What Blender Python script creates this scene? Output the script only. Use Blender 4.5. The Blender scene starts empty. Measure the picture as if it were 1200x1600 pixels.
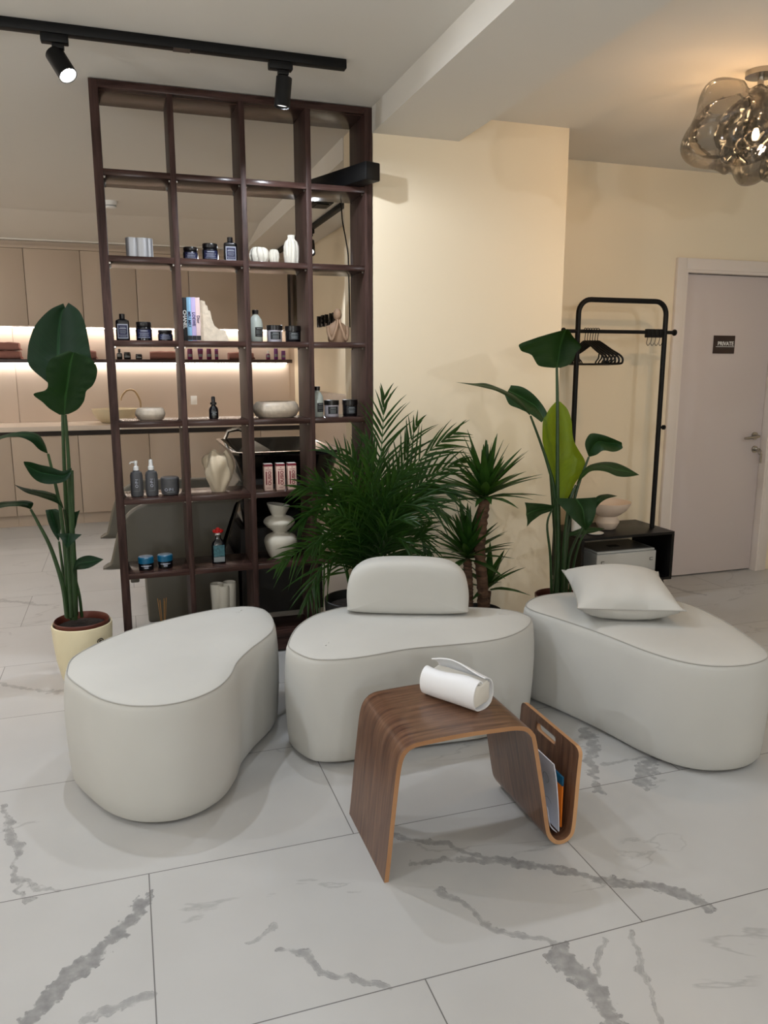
import bpy, bmesh, math, random
from mathutils import Vector, Matrix
random.seed(7)
SC = bpy.context.scene
COL = SC.collection
PI = math.pi

# ---------------------------------------------------------------- materials
def s2l(c):
    return tuple(((v/255.0)/12.92 if v/255.0 <= 0.04045 else ((v/255.0+0.055)/1.055)**2.4) for v in c)

def base_mat(name):
    m = bpy.data.materials.new(name); m.use_nodes = True
    nt = m.node_tree
    return m, nt, nt.nodes['Principled BSDF']

def mat(name, rgb, rough=0.5, metal=0.0, bump=0.0, bscale=60.0, var=0.0, vscale=4.0, emis=None, estr=0.0, coat=0.0, lin=False, spec=0.5, stretch=None):
    m, nt, b = base_mat(name)
    c = rgb if lin else s2l(rgb)
    b.inputs['Base Color'].default_value = (*c, 1)
    b.inputs['Roughness'].default_value = rough
    b.inputs['Metallic'].default_value = metal
    b.inputs['Specular IOR Level'].default_value = spec
    if coat:
        b.inputs['Coat Weight'].default_value = coat
        b.inputs['Coat Roughness'].default_value = 0.08
    tc = nt.nodes.new('ShaderNodeTexCoord'); mp = nt.nodes.new('ShaderNodeMapping')
    nt.links.new(tc.outputs['Object'], mp.inputs['Vector'])
    if stretch: mp.inputs['Scale'].default_value = stretch
    if var:
        n = nt.nodes.new('ShaderNodeTexNoise'); n.inputs['Scale'].default_value = vscale; n.inputs['Detail'].default_value = 4
        nt.links.new(mp.outputs[0], n.inputs['Vector'])
        r = nt.nodes.new('ShaderNodeValToRGB')
        r.color_ramp.elements[0].position = 0.3; r.color_ramp.elements[1].position = 0.7
        r.color_ramp.elements[0].color = (*[v*(1-var) for v in c], 1)
        r.color_ramp.elements[1].color = (*[min(1, v*(1+var*0.6)) for v in c], 1)
        nt.links.new(n.outputs['Fac'], r.inputs['Fac']); nt.links.new(r.outputs['Color'], b.inputs['Base Color'])
    if bump:
        n = nt.nodes.new('ShaderNodeTexNoise'); n.inputs['Scale'].default_value = bscale; n.inputs['Detail'].default_value = 3
        nt.links.new(mp.outputs[0], n.inputs['Vector'])
        bp = nt.nodes.new('ShaderNodeBump'); bp.inputs['Strength'].default_value = bump; bp.inputs['Distance'].default_value = 0.01
        nt.links.new(n.outputs['Fac'], bp.inputs['Height']); nt.links.new(bp.outputs['Normal'], b.inputs['Normal'])
    if emis:
        b.inputs['Emission Color'].default_value = (*emis, 1); b.inputs['Emission Strength'].default_value = estr
    return m

def wood(name, dark, light, stretch, rough=0.35, uv=False, scale=9.0, bump=0.06, spec=0.5):
    m, nt, b = base_mat(name)
    tc = nt.nodes.new('ShaderNodeTexCoord'); mp = nt.nodes.new('ShaderNodeMapping'); mp.inputs['Scale'].default_value = stretch
    nt.links.new(tc.outputs['UV' if uv else 'Object'], mp.inputs['Vector'])
    n = nt.nodes.new('ShaderNodeTexNoise'); n.inputs['Scale'].default_value = scale; n.inputs['Detail'].default_value = 6; n.inputs['Distortion'].default_value = 0.6
    nt.links.new(mp.outputs[0], n.inputs['Vector'])
    n2 = nt.nodes.new('ShaderNodeTexNoise'); n2.inputs['Scale'].default_value = scale*5; n2.inputs['Detail'].default_value = 3
    nt.links.new(mp.outputs[0], n2.inputs['Vector'])
    mx = nt.nodes.new('ShaderNodeMath'); mx.operation = 'MULTIPLY_ADD'; mx.inputs[1].default_value = 0.35
    nt.links.new(n2.outputs['Fac'], mx.inputs[0]); nt.links.new(n.outputs['Fac'], mx.inputs[2])
    r = nt.nodes.new('ShaderNodeValToRGB')
    r.color_ramp.elements[0].position = 0.48; r.color_ramp.elements[1].position = 0.86
    r.color_ramp.elements[0].color = (*s2l(dark), 1); r.color_ramp.elements[1].color = (*s2l(light), 1)
    nt.links.new(mx.outputs[0], r.inputs['Fac']); nt.links.new(r.outputs['Color'], b.inputs['Base Color'])
    b.inputs['Roughness'].default_value = rough; b.inputs['Specular IOR Level'].default_value = spec
    bp = nt.nodes.new('ShaderNodeBump'); bp.inputs['Strength'].default_value = bump; bp.inputs['Distance'].default_value = 0.004
    nt.links.new(mx.outputs[0], bp.inputs['Height']); nt.links.new(bp.outputs['Normal'], b.inputs['Normal'])
    return m

def emit(name, rgb, strength):
    m = bpy.data.materials.new(name); m.use_nodes = True; nt = m.node_tree; nt.nodes.clear()
    e = nt.nodes.new('ShaderNodeEmission'); e.inputs['Color'].default_value = (*rgb, 1); e.inputs['Strength'].default_value = strength
    o = nt.nodes.new('ShaderNodeOutputMaterial'); nt.links.new(e.outputs[0], o.inputs[0]); return m

def leafmat(name, rgb, rgb2, trans, trgb, rough=0.35, vein=70.0):
    m, nt, b = base_mat(name)
    tc = nt.nodes.new('ShaderNodeTexCoord'); sep = nt.nodes.new('ShaderNodeSeparateXYZ')
    nt.links.new(tc.outputs['UV'], sep.inputs[0])
    # veins run from the midrib (v=0) outward and slightly forward
    mu = nt.nodes.new('ShaderNodeMath'); mu.operation = 'MULTIPLY_ADD'; mu.inputs[1].default_value = -0.25
    ab = nt.nodes.new('ShaderNodeMath'); ab.operation = 'ABSOLUTE'
    nt.links.new(sep.outputs['Y'], ab.inputs[0]); nt.links.new(ab.outputs[0], mu.inputs[0]); nt.links.new(sep.outputs['X'], mu.inputs[2])
    cb = nt.nodes.new('ShaderNodeCombineXYZ'); nt.links.new(mu.outputs[0], cb.inputs['X'])
    n = nt.nodes.new('ShaderNodeTexNoise'); n.inputs['Scale'].default_value = vein; n.inputs['Detail'].default_value = 2
    nt.links.new(cb.outputs[0], n.inputs['Vector'])
    r = nt.nodes.new('ShaderNodeValToRGB'); r.color_ramp.elements[0].position = 0.3; r.color_ramp.elements[1].position = 0.75
    r.color_ramp.elements[0].color = (*s2l(rgb), 1); r.color_ramp.elements[1].color = (*s2l(rgb2), 1)
    nt.links.new(n.outputs['Fac'], r.inputs['Fac'])
    # pale midrib
    mr = nt.nodes.new('ShaderNodeMath'); mr.operation = 'LESS_THAN'; mr.inputs[1].default_value = 0.05
    nt.links.new(ab.outputs[0], mr.inputs[0])
    mix = nt.nodes.new('ShaderNodeMix'); mix.data_type = 'RGBA'
    mix.inputs['B'].default_value = (*[v*1.9+0.01 for v in s2l(rgb2)], 1)
    nt.links.new(mr.outputs[0], mix.inputs['Factor']); nt.links.new(r.outputs['Color'], mix.inputs['A'])
    nt.links.new(mix.outputs['Result'], b.inputs['Base Color'])
    b.inputs['Roughness'].default_value = rough; b.inputs['Specular IOR Level'].default_value = 0.22
    bp = nt.nodes.new('ShaderNodeBump'); bp.inputs['Strength'].default_value = 0.25; bp.inputs['Distance'].default_value = 0.004
    nt.links.new(n.outputs['Fac'], bp.inputs['Height']); nt.links.new(bp.outputs['Normal'], b.inputs['Normal'])
    t = nt.nodes.new('ShaderNodeBsdfTranslucent'); t.inputs['Color'].default_value = (*s2l(trgb), 1)
    ms = nt.nodes.new('ShaderNodeMixShader'); ms.inputs[0].default_value = trans
    out = nt.nodes['Material Output']
    nt.links.new(b.outputs[0], ms.inputs[1]); nt.links.new(t.outputs[0], ms.inputs[2]); nt.links.new(ms.outputs[0], out.inputs[0])
    return m

def smoky(name, tint, gloss=0.12, rough=0.02):
    m = bpy.data.materials.new(name); m.use_nodes = True; nt = m.node_tree; nt.nodes.clear()
    t = nt.nodes.new('ShaderNodeBsdfTransparent'); t.inputs['Color'].default_value = (*tint, 1)
    g = nt.nodes.new('ShaderNodeBsdfGlossy'); g.inputs['Roughness'].default_value = rough; g.inputs['Color'].default_value = (.85, .85, .85, 1)
    lw = nt.nodes.new('ShaderNodeLayerWeight'); lw.inputs['Blend'].default_value = 0.35
    mu = nt.nodes.new('ShaderNodeMath'); mu.operation = 'MULTIPLY_ADD'; mu.inputs[1].default_value = 0.55; mu.inputs[2].default_value = gloss
    nt.links.new(lw.outputs['Fresnel'], mu.inputs[0])
    ms = nt.nodes.new('ShaderNodeMixShader'); o = nt.nodes.new('ShaderNodeOutputMaterial')
    nt.links.new(mu.outputs[0], ms.inputs[0]); nt.links.new(t.outputs[0], ms.inputs[1]); nt.links.new(g.outputs[0], ms.inputs[2]); nt.links.new(ms.outputs[0], o.inputs[0])
    return m

# marble floor tiles 1.2 x 0.6 m, half-bond
TX0, TY0 = -0.014, 1.462
VEINS = [  # polylines on the floor (metres), half width, strength
  ([(-0.019, 1.952), (-0.087, 1.86), (-0.173, 1.75), (-0.228, 1.688), (-0.285, 1.618)], 0.026, 0.75),
  ([(-0.445, 2.581), (-0.383, 2.292), (-0.375, 2.182), (-0.319, 2.059)], 0.009, 0.6),
  ([(-0.37, 2.18), (-0.265, 2.063)], 0.006, 0.5),
  ([(0.692, 2.026), (0.82, 1.926), (0.891, 1.854), (0.984, 1.791)], 0.01, 0.6),
  ([(0.984, 1.791), (1.133, 1.691), (1.266, 1.58), (1.392, 1.465)], 0.016, 0.7),
  ([(0.701, 1.879), (0.844, 1.838), (0.964, 1.792), (1.062, 1.744)], 0.012, 0.55),
  ([(0.743, 1.74), (0.805, 1.589), (0.921, 1.468)], 0.009, 0.55),
  ([(0.286, 1.662), (0.386, 1.548), (0.49, 1.453)], 0.01, 0.6),
  ([(0.925, 1.451), (0.931, 1.367), (0.945, 1.283), (0.94, 1.209)], 0.028, 0.7),
  ([(1.061, 1.444), (0.996, 1.388), (0.974, 1.332)], 0.006, 0.5),
  ([(1.151, 1.45), (1.074, 1.32), (1.03, 1.182)], 0.007, 0.5),
  ([(1.647, 2.434), (1.579, 2.294), (1.475, 2.134), (1.454, 2.045)], 0.022, 0.6),
  ([(1.77, 2.19), (1.656, 2.075), (1.593, 2.025)], 0.03, 0.6),
  ([(1.543, 2.158), (1.741, 2.189)], 0.007, 0.5),
  ([(-0.166, 1.593), (-0.018, 1.612)], 0.012, 0.5),
  ([(0.206, 1.705), (0.302, 1.743)], 0.008, 0.45),
  ([(-0.605, 3.637), (-0.354, 3.467)], 0.016, 0.5),
  ([(-0.792, 5.03), (-0.525, 4.848)], 0.02, 0.5),
  ([(3.094, 4.497), (3.346, 3.77)], 0.02, 0.5),
  ([(2.831, 3.368), (3.01, 3.042)], 0.02, 0.5),
]
def floor_mat():
    m, nt, b = base_mat('marble tile')
    N, Lk = nt.nodes, nt.links
    def M(op, a=None, b_=None, c=None):
        n = N.new('ShaderNodeMath'); n.operation = op
        for i, v in enumerate((a, b_, c)):
            if v is None: continue
            if isinstance(v, (int, float)): n.inputs[i].default_value = v
            else: Lk.new(v, n.inputs[i])
        return n.outputs[0]
    tc = N.new('ShaderNodeTexCoord'); sep = N.new('ShaderNodeSeparateXYZ'); Lk.new(tc.outputs['Object'], sep.inputs[0])
    vy = M('DIVIDE', M('SUBTRACT', sep.outputs['Y'], TY0), 0.6); row = M('FLOOR', vy); fy = M('SUBTRACT', vy, row)
    par = M('FLOORED_MODULO', row, 2.0)
    vx = M('DIVIDE', M('SUBTRACT', M('SUBTRACT', sep.outputs['X'], TX0), M('MULTIPLY', par, 0.6)), 1.2); colm = M('FLOOR', vx); fx = M('SUBTRACT', vx, colm)
    dx = M('MULTIPLY', M('MINIMUM', fx, M('SUBTRACT', 1.0, fx)), 1.2)
    dy = M('MULTIPLY', M('MINIMUM', fy, M('SUBTRACT', 1.0, fy)), 0.6)
    grout = M('LESS_THAN', M('MINIMUM', dx, dy), 0.0016)
    cb = N.new('ShaderNodeCombineXYZ'); Lk.new(row, cb.inputs[0]); Lk.new(colm, cb.inputs[1])
    wn = N.new('ShaderNodeTexWhiteNoise'); Lk.new(cb.outputs[0], wn.inputs['Vector'])
    off = N.new('ShaderNodeVectorMath'); off.operation = 'MULTIPLY_ADD'; Lk.new(wn.outputs['Color'], off.inputs[0]); off.inputs[1].default_value = (17, 23, 9); Lk.new(tc.outputs['Object'], off.inputs[2])
    mp = N.new('ShaderNodeMapping'); mp.inputs['Rotation'].default_value = (0, 0, 0.7); mp.inputs['Scale'].default_value = (1.0, 2.4, 1); Lk.new(off.outputs[0], mp.inputs[0])
    n1 = N.new('ShaderNodeTexNoise'); n1.inputs['Scale'].default_value = 0.75; n1.inputs['Detail'].default_value = 7; n1.inputs['Distortion'].default_value = 0.9; Lk.new(mp.outputs[0], n1.inputs['Vector'])
    v1 = M('ABSOLUTE', M('SUBTRACT', n1.outputs['Fac'], 0.5))
    n2 = N.new('ShaderNodeTexNoise'); n2.inputs['Scale'].default_value = 1.3; n2.inputs['Detail'].default_value = 3; Lk.new(off.outputs[0], n2.inputs['Vector'])
    msk = M('MULTIPLY', M('MAXIMUM', M('SUBTRACT', n2.outputs['Fac'], 0.53), 0.0), 9.0)
    g1 = M('MULTIPLY', M('MAXIMUM', M('SUBTRACT', 1.0, M('DIVIDE', v1, 0.007)), 0.0), M('MINIMUM', msk, 0.30))
    # named veins, with ragged edges
    nw = N.new('ShaderNodeTexNoise'); nw.inputs['Scale'].default_value = 8.0; nw.inputs['Detail'].default_value = 9; Lk.new(tc.outputs['Object'], nw.inputs['Vector'])
    wv = N.new('ShaderNodeVectorMath'); wv.operation = 'MULTIPLY_ADD'; Lk.new(nw.outputs['Color'], wv.inputs[0]); wv.inputs[1].default_value = (0.11, 0.11, 0); Lk.new(tc.outputs['Object'], wv.inputs[2])
    ws = N.new('ShaderNodeVectorMath'); ws.operation = 'SUBTRACT'; Lk.new(wv.outputs[0], ws.inputs[0]); ws.inputs[1].default_value = (0.055, 0.055, 0)
    flat = N.new('ShaderNodeVectorMath'); flat.operation = 'MULTIPLY'; Lk.new(ws.outputs[0], flat.inputs[0]); flat.inputs[1].default_value = (1, 1, 0)
    ng = N.new('ShaderNodeTexNoise'); ng.inputs['Scale'].default_value = 38; ng.inputs['Detail'].default_value = 7; Lk.new(tc.outputs['Object'], ng.inputs['Vector'])
    nl = N.new('ShaderNodeTexNoise'); nl.inputs['Scale'].default_value = 7; nl.inputs['Detail'].default_value = 5; Lk.new(tc.outputs['Object'], nl.inputs['Vector'])
    wn2 = M('MAXIMUM', M('MULTIPLY_ADD', ng.outputs['Fac'], 2.6, M('MULTIPLY_ADD', nl.outputs['Fac'], 2.6, -1.75)), 0.0)
    tone = M('MULTIPLY_ADD', ng.outputs['Fac'], 1.1, 0.22)
    en = M('MINIMUM', M('MAXIMUM', M('MULTIPLY_ADD', ng.outputs['Fac'], 3.6, -0.95), 0.15), 1.3)
    total = g1
    for poly, hw, st in VEINS:
        best = None
        for (a, c) in zip(poly[:-1], poly[1:]):
            ax, ay = a; ex, ey = c[0]-ax, c[1]-ay; l2 = ex*ex+ey*ey
            d = N.new('ShaderNodeVectorMath'); d.operation = 'SUBTRACT'; Lk.new(flat.outputs[0], d.inputs[0]); d.inputs[1].default_value = (ax, ay, 0)
            dt = N.new('ShaderNodeVectorMath'); dt.operation = 'DOT_PRODUCT'; Lk.new(d.outputs[0], dt.inputs[0]); dt.inputs[1].default_value = (ex/l2, ey/l2, 0)
            cl = N.new('ShaderNodeClamp'); Lk.new(dt.outputs['Value'], cl.inputs[0])
            sc = N.new('ShaderNodeVectorMath'); sc.operation = 'SCALE'; sc.inputs[0].default_value = (ex, ey, 0); Lk.new(cl.outputs[0], sc.inputs['Scale'])
            ds = N.new('ShaderNodeVectorMath'); ds.operation = 'DISTANCE'; Lk.new(d.outputs[0], ds.inputs[0]); Lk.new(sc.outputs[0], ds.inputs[1])
            best = ds.outputs['Value'] if best is None else M('MINIMUM', best, ds.outputs['Value'])
        wl = M('MULTIPLY', wn2, hw)
        body = M('MULTIPLY', M('MINIMUM', M('MAXIMUM', M('DIVIDE', M('SUBTRACT', wl, best), 0.0035), 0.0), 1.0), M('MULTIPLY', tone, st))
        edge = M('MULTIPLY', M('MAXIMUM', M('SUBTRACT', 1.0, M('DIVIDE', M('ABSOLUTE', M('SUBTRACT', best, wl)), 0.0035)), 0.0), M('MULTIPLY', en, st))
        total = M('MAXIMUM', total, M('MAXIMUM', body, edge))
    total = M('MINIMUM', total, 0.85)
    n3 = N.new('ShaderNodeTexNoise'); n3.inputs['Scale'].default_value = 2.2; n3.inputs['Detail'].default_value = 5; Lk.new(off.outputs[0], n3.inputs['Vector'])
    r0 = N.new('ShaderNodeValToRGB'); r0.color_ramp.elements[0].position = 0.3; r0.color_ramp.elements[1].position = 0.7
    r0.color_ramp.elements[0].color = (0.465, 0.46, 0.45, 1); r0.color_ramp.elements[1].color = (0.525, 0.52, 0.51, 1)
    Lk.new(n3.outputs['Fac'], r0.inputs['Fac'])
    mx = N.new('ShaderNodeMix'); mx.data_type = 'RGBA'; mx.inputs['B'].default_value = (0.12, 0.12, 0.125, 1)
    Lk.new(total, mx.inputs['Factor']); Lk.new(r0.outputs['Color'], mx.inputs['A'])
    mg = N.new('ShaderNodeMix'); mg.data_type = 'RGBA'; mg.inputs['B'].default_value = (0.15, 0.145, 0.14, 1)
    Lk.new(grout, mg.inputs['Factor']); Lk.new(mx.outputs['Result'], mg.inputs['A'])
    Lk.new(mg.outputs['Result'], b.inputs['Base Color'])
    b.inputs['Roughness'].default_value = 0.33
    return m

MT = {}
MT['floor'] = floor_mat()
MT['ceil'] = mat('ceiling paint', (226, 221, 212), 0.9)
MT['wall'] = mat('cream wall paint', (238, 224, 198), 0.85, bump=0.02, bscale=200)
MT['cab'] = mat('greige cabinet front', (186, 168, 150), 0.55)
MT['splash'] = mat('backsplash panel', (205, 188, 172), 0.5)
MT['counter'] = mat('pale counter', (215, 200, 185), 0.4)
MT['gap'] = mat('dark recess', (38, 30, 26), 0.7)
MT['woodv'] = wood('dark walnut laminate upright', (42, 27, 23), (76, 55, 50), (9, 9, 0.7), 0.5, scale=6, bump=0.02, spec=0.22)
MT['woodh'] = wood('dark walnut laminate board', (42, 27, 23), (76, 55, 50), (0.7, 9, 9), 0.22, scale=6, bump=0.0, spec=0.22)
MT['shelfdark'] = wood('dark wall shelf', (48, 30, 28), (74, 50, 46), (0.7, 9, 9), 0.4, scale=6)
MT['walnut'] = wood('walnut veneer', (74, 47, 34), (122, 88, 66), (0.9, 14, 1), 0.29, uv=True, scale=5.0, bump=0.03)
MT['ply'] = wood('plywood edge', (150, 106, 70), (198, 152, 108), (0.2, 1, 60), 0.5, uv=True, scale=6)
MT['black'] = mat('matt black metal', (9, 9, 10), 0.5, spec=0.25)
MT['blackgloss'] = mat('black glazed ceramic', (6, 6, 7), 0.06, coat=0.6)
MT['blackfurn'] = mat('black lacquered board', (9, 8, 9), 0.4, spec=0.3)
MT['fabric'] = mat('off white faux suede', (196, 195, 190), 0.8, bump=0.06, bscale=7, var=0.05, vscale=3.0)
MT['seam'] = mat('pale seam piping', (166, 164, 158), 0.8)
MT['leather'] = mat('white leatherette', (236, 237, 240), 0.45, bump=0.04, bscale=25)
MT['core'] = mat('cream padding', (228, 224, 214), 0.6)
MT['door'] = mat('lilac grey door', (208, 197, 194), 0.5)
MT['frame'] = mat('white door frame', (226, 216, 208), 0.5)
MT['sign'] = mat('dark brown sign plate', (48, 30, 26), 0.4)
MT['white'] = mat('white print', (240, 240, 238), 0.5)
MT['chrome'] = mat('brushed nickel', (170, 165, 158), 0.25, metal=1.0)
MT['potcream'] = mat('cream glazed pot', (226, 214, 180), 0.4)
MT['potbrown'] = mat('brown plastic pot', (92, 42, 30), 0.45)
MT['potblack'] = mat('black plastic pot', (14, 14, 14), 0.45)
MT['potgrey'] = mat('dark grey pot', (58, 56, 54), 0.5)
MT['soil'] = mat('potting soil', (34, 24, 18), 1.0, bump=0.8, bscale=60, var=0.5, vscale=50)
MT['leafA'] = leafmat('broad dark leaf', (8, 30, 14), (13, 42, 17), 0.08, (40, 90, 20), 0.5)
MT['leafA2'] = leafmat('broad dark leaf, fresher', (14, 38, 12), (24, 54, 17), 0.10, (50, 100, 20), 0.5)
MT['leafB'] = leafmat('broad green leaf', (20, 44, 20), (32, 60, 27), 0.10, (64, 104, 26), 0.48)
MT['leafBl'] = leafmat('backlit lime leaf', (76, 102, 20), (106, 130, 30), 0.42, (160, 184, 36))  # backlight painted into this leaf's colour as a brighter yellow-green
MT['stem'] = mat('green stalk', (36, 62, 26), 0.45, var=0.3, vscale=8)
MT['palm'] = leafmat('palm leaflet', (16, 42, 14), (34, 66, 22), 0.2, (90, 130, 40), vein=4)
MT['yucca'] = leafmat('yucca blade', (22, 50, 20), (48, 84, 32), 0.15, (90, 130, 40), vein=4)
MT['bark'] = mat('ringed bark', (92, 66, 48), 0.9, bump=0.9, bscale=14, var=0.5, vscale=10, stretch=(1, 1, 6))
MT['chair'] = mat('greige leatherette', (84, 79, 68), 0.5)
MT['pedestal'] = mat('charcoal plastic', (46, 44, 42), 0.5)
MT['bottle'] = mat('near black bottle', (12, 13, 18), 0.2, coat=0.3)
MT['cap'] = mat('black cap', (20, 17, 18), 0.3)
MT['navy'] = mat('navy label', (24, 30, 70), 0.5, var=0.5, vscale=160)
MT['palelabel'] = mat('pale label print', (166, 170, 184), 0.5)
MT['blacklabel'] = mat('black label', (18, 20, 24), 0.5)
MT['greyprint'] = mat('grey print', (130, 136, 138), 0.5)
MT['frost'] = mat('frosted pale bottle', (196, 206, 200), 0.25, coat=0.3)
MT['lilacjar'] = mat('pale lilac jar', (198, 194, 204), 0.4)
MT['charcoal'] = mat('charcoal bottle', (70, 70, 72), 0.55)
MT['whiteplastic'] = mat('white pump plastic', (226, 226, 224), 0.4)
MT['silver'] = mat('silver glaze', (176, 176, 178), 0.45, metal=0.55)
MT['porcelain'] = mat('white porcelain', (222, 217, 204), 0.55)
MT['stonebowl'] = mat('speckled stone glaze', (196, 182, 164), 0.35, var=0.15, vscale=60)
MT['travertine'] = mat('pale travertine', (216, 202, 182), 0.7, bump=0.4, bscale=40, var=0.15, vscale=30)
MT['sand'] = mat('sand ceramic', (206, 190, 164), 0.55, var=0.08, vscale=12)
MT['statue'] = mat('tan clay figure', (166, 136, 110), 0.6)
MT['vasegrey'] = mat('warm white ceramic', (206, 200, 186), 0.7)
MT['blue'] = mat('teal blue lid', (14, 88, 122), 0.3)
MT['red'] = mat('red flower', (200, 16, 14), 0.5)
MT['teal'] = mat('teal label', (60, 104, 112), 0.5, var=0.5, vscale=90)
MT['pinkbox'] = mat('pale pink carton', (214, 184, 170), 0.6)
MT['maroon'] = mat('maroon print', (120, 28, 44), 0.5)
MT['magenta'] = mat('magenta bottle', (110, 20, 78), 0.3)
MT['purple'] = mat('purple tube', (112, 44, 118), 0.35)
MT['towel'] = mat('mauve towel', (150, 104, 94), 0.95, bump=0.5, bscale=120)
MT['sinkbowl'] = mat('cream stone basin', (214, 200, 168), 0.45)
MT['brass'] = mat('champagne tap', (190, 168, 138), 0.3, metal=0.9)
MT['bookblack'] = mat('black book cloth', (14, 15, 20), 0.5)
MT['bookblue'] = mat('sky blue book', (140, 190, 224), 0.5)
MT['booklilac'] = mat('lilac book', (186, 172, 214), 0.5)
MT['bookpink'] = mat('blush book', (226, 200, 200), 0.5)
MT['navyprint'] = mat('navy print', (40, 34, 80), 0.5)
MT['pages'] = mat('paper pages', (226, 220, 206), 0.8)
MT['paper'] = mat('white brochure', (214, 216, 226), 0.5)
MT['orange'] = mat('orange booklet', (224, 120, 30), 0.5)
MT['bowlpink'] = mat('blush ceramic', (228, 208, 190), 0.6)
MT['reed'] = mat('reed stick', (176, 128, 72), 0.7)
MT['glassy'] = smoky('clear glass', (0.75, 0.78, 0.76))
MT['smoke'] = smoky('smoky blown glass', (0.70, 0.68, 0.65), 0.03, 0.03)
MT['casegrey'] = mat('pale grey case', (196, 196, 192), 0.45)
MT['casedark'] = mat('dark grey lid', (88, 84, 78), 0.35)
MT['led'] = emit('led strip', (1.0, 0.91, 0.82), 24)
MT['lens'] = emit('lit spotlight lens', (1.0, 0.97, 0.92), 60)
MT['lensdim'] = emit('lit spotlight edge', (1.0, 0.97, 0.92), 1.2)
MT['bulb'] = emit('warm bulb', (1.0, 0.74, 0.45), 12)

# ---------------------------------------------------------------- mesh helpers
class MB:
    def __init__(s): s.bm = bmesh.new(); s.uv = s.bm.loops.layers.uv.new('UVMap'); s.mi = 0; s.sharp = False
    def face(s, vs, uvs=None):
        try: f = s.bm.faces.new(vs)
        except ValueError: return None
        f.material_index = s.mi; f.smooth = not s.sharp
        if uvs:
            for l, u in zip(f.loops, uvs): l[s.uv].uv = u
        return f
    def v(s, p): return s.bm.verts.new(p)
    def box(s, x0, x1, y0, y1, z0, z1, bev=0.0, seg=2):
        P = [s.v((x, y, z)) for z in (z0, z1) for y in (y0, y1) for x in (x0, x1)]
        fs = [s.face([P[i] for i in q]) for q in ((0,2,3,1),(4,5,7,6),(0,1,5,4),(2,6,7,3),(0,4,6,2),(1,3,7,5))]
        for f in fs: f.smooth = False
        if bev:
            es = list({e for f in fs for e in f.edges})
            bmesh.ops.bevel(s.bm, geom=es, offset=bev, segments=seg, affect='EDGES', profile=0.5)
        return s
    def rings(s, R, closed=True, cap0=True, cap1=True, uvs=None):
        V = [[s.v(p) for p in r] for r in R]
        n = len(R[0])
        for i in range(len(R)-1):
            for j in range(n if closed else n-1):
                k = (j+1) % n
                if uvs: u = [uvs[i][j], uvs[i][k] if k else (uvs[i][j][0]+.01, uvs[i][j][1]), uvs[i+1][k], uvs[i+1][j]]
                else: u = None
                s.face([V[i][j], V[i][k], V[i+1][k], V[i+1][j]], u)
        if closed and cap0: s.face(list(reversed(V[0])))
        if closed and cap1: s.face(V[-1])
        s.V = V; return s
    def lathe(s, prof, c=(0,0,0), n=32, sx=1.0, sy=1.0, cap0=True, cap1=True, wob=None):
        R = []
        for i, (r, z) in enumerate(prof):
            r = max(r, 0.0004)
            ring = []
            for j in range(n):
                a = 2*PI*j/n; rr = r*(wob(a, z) if wob else 1)
                ring.append((c[0]+rr*math.cos(a)*sx, c[1]+rr*math.sin(a)*sy, c[2]+z))
            R.append(ring)
        s.rings(R, True, cap0, cap1); return s
    def tube(s, pts, r, n=10, r1=None, caps=True, closed=False):
        pts = [Vector(p) for p in pts]; m = len(pts)
        R = []; up = None
        for i, p in enumerate(pts):
            a = pts[(i-1) % m] if closed or i > 0 else p; b = pts[(i+1) % m] if closed or i < m-1 else p
            t = (b-a).normalized()
            if up is None:
                up = t.orthogonal().normalized()
            up = (up - t*up.dot(t)); up = up.normalized() if up.length > 1e-6 else t.orthogonal().normalized()
            w = t.cross(up)
            rr = r if r1 is None else r+(r1-r)*i/(m-1)
            R.append([tuple(p+(up*math.cos(2*PI*j/n)+w*math.sin(2*PI*j/n))*rr) for j in range(n)])
        if closed: R.append(R[0])
        s.rings(R, True, caps and not closed, caps and not closed); return s
    def patch(s, r, a0, a1, z0, z1, c=(0,0,0), n=8):
        # curved label on a round body; angle 0 faces -Y
        R = []
        for z in (z0, z1):
            R.append([(c[0]+r*math.sin(a0+(a1-a0)*i/n), c[1]-r*math.cos(a0+(a1-a0)*i/n), c[2]+z) for i in range(n+1)])
        s.rings(R, closed=False); return s
    def build(s, name, mats, parent=None, world=True, weld=True):
        if weld: bmesh.ops.remove_doubles(s.bm, verts=s.bm.verts, dist=1e-5)
        bmesh.ops.recalc_face_normals(s.bm, faces=s.bm.faces)
        if parent is not None and world:
            q = parent; off = Vector()
            while q is not None: off += Vector(q.location); q = q.parent
            bmesh.ops.translate(s.bm, verts=s.bm.verts, vec=-off)
        me = bpy.data.meshes.new(name); s.bm.to_mesh(me); s.bm.free()
        for m_ in (mats if isinstance(mats, (list, tuple)) else [mats]): me.materials.append(MT[m_] if isinstance(m_, str) else m_)
        try: me.set_sharp_from_angle(angle=math.radians(38))
        except Exception: pass
        o = bpy.data.objects.new(name, me); COL.objects.link(o)
        if parent is not None: o.parent = parent
        return o

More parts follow.
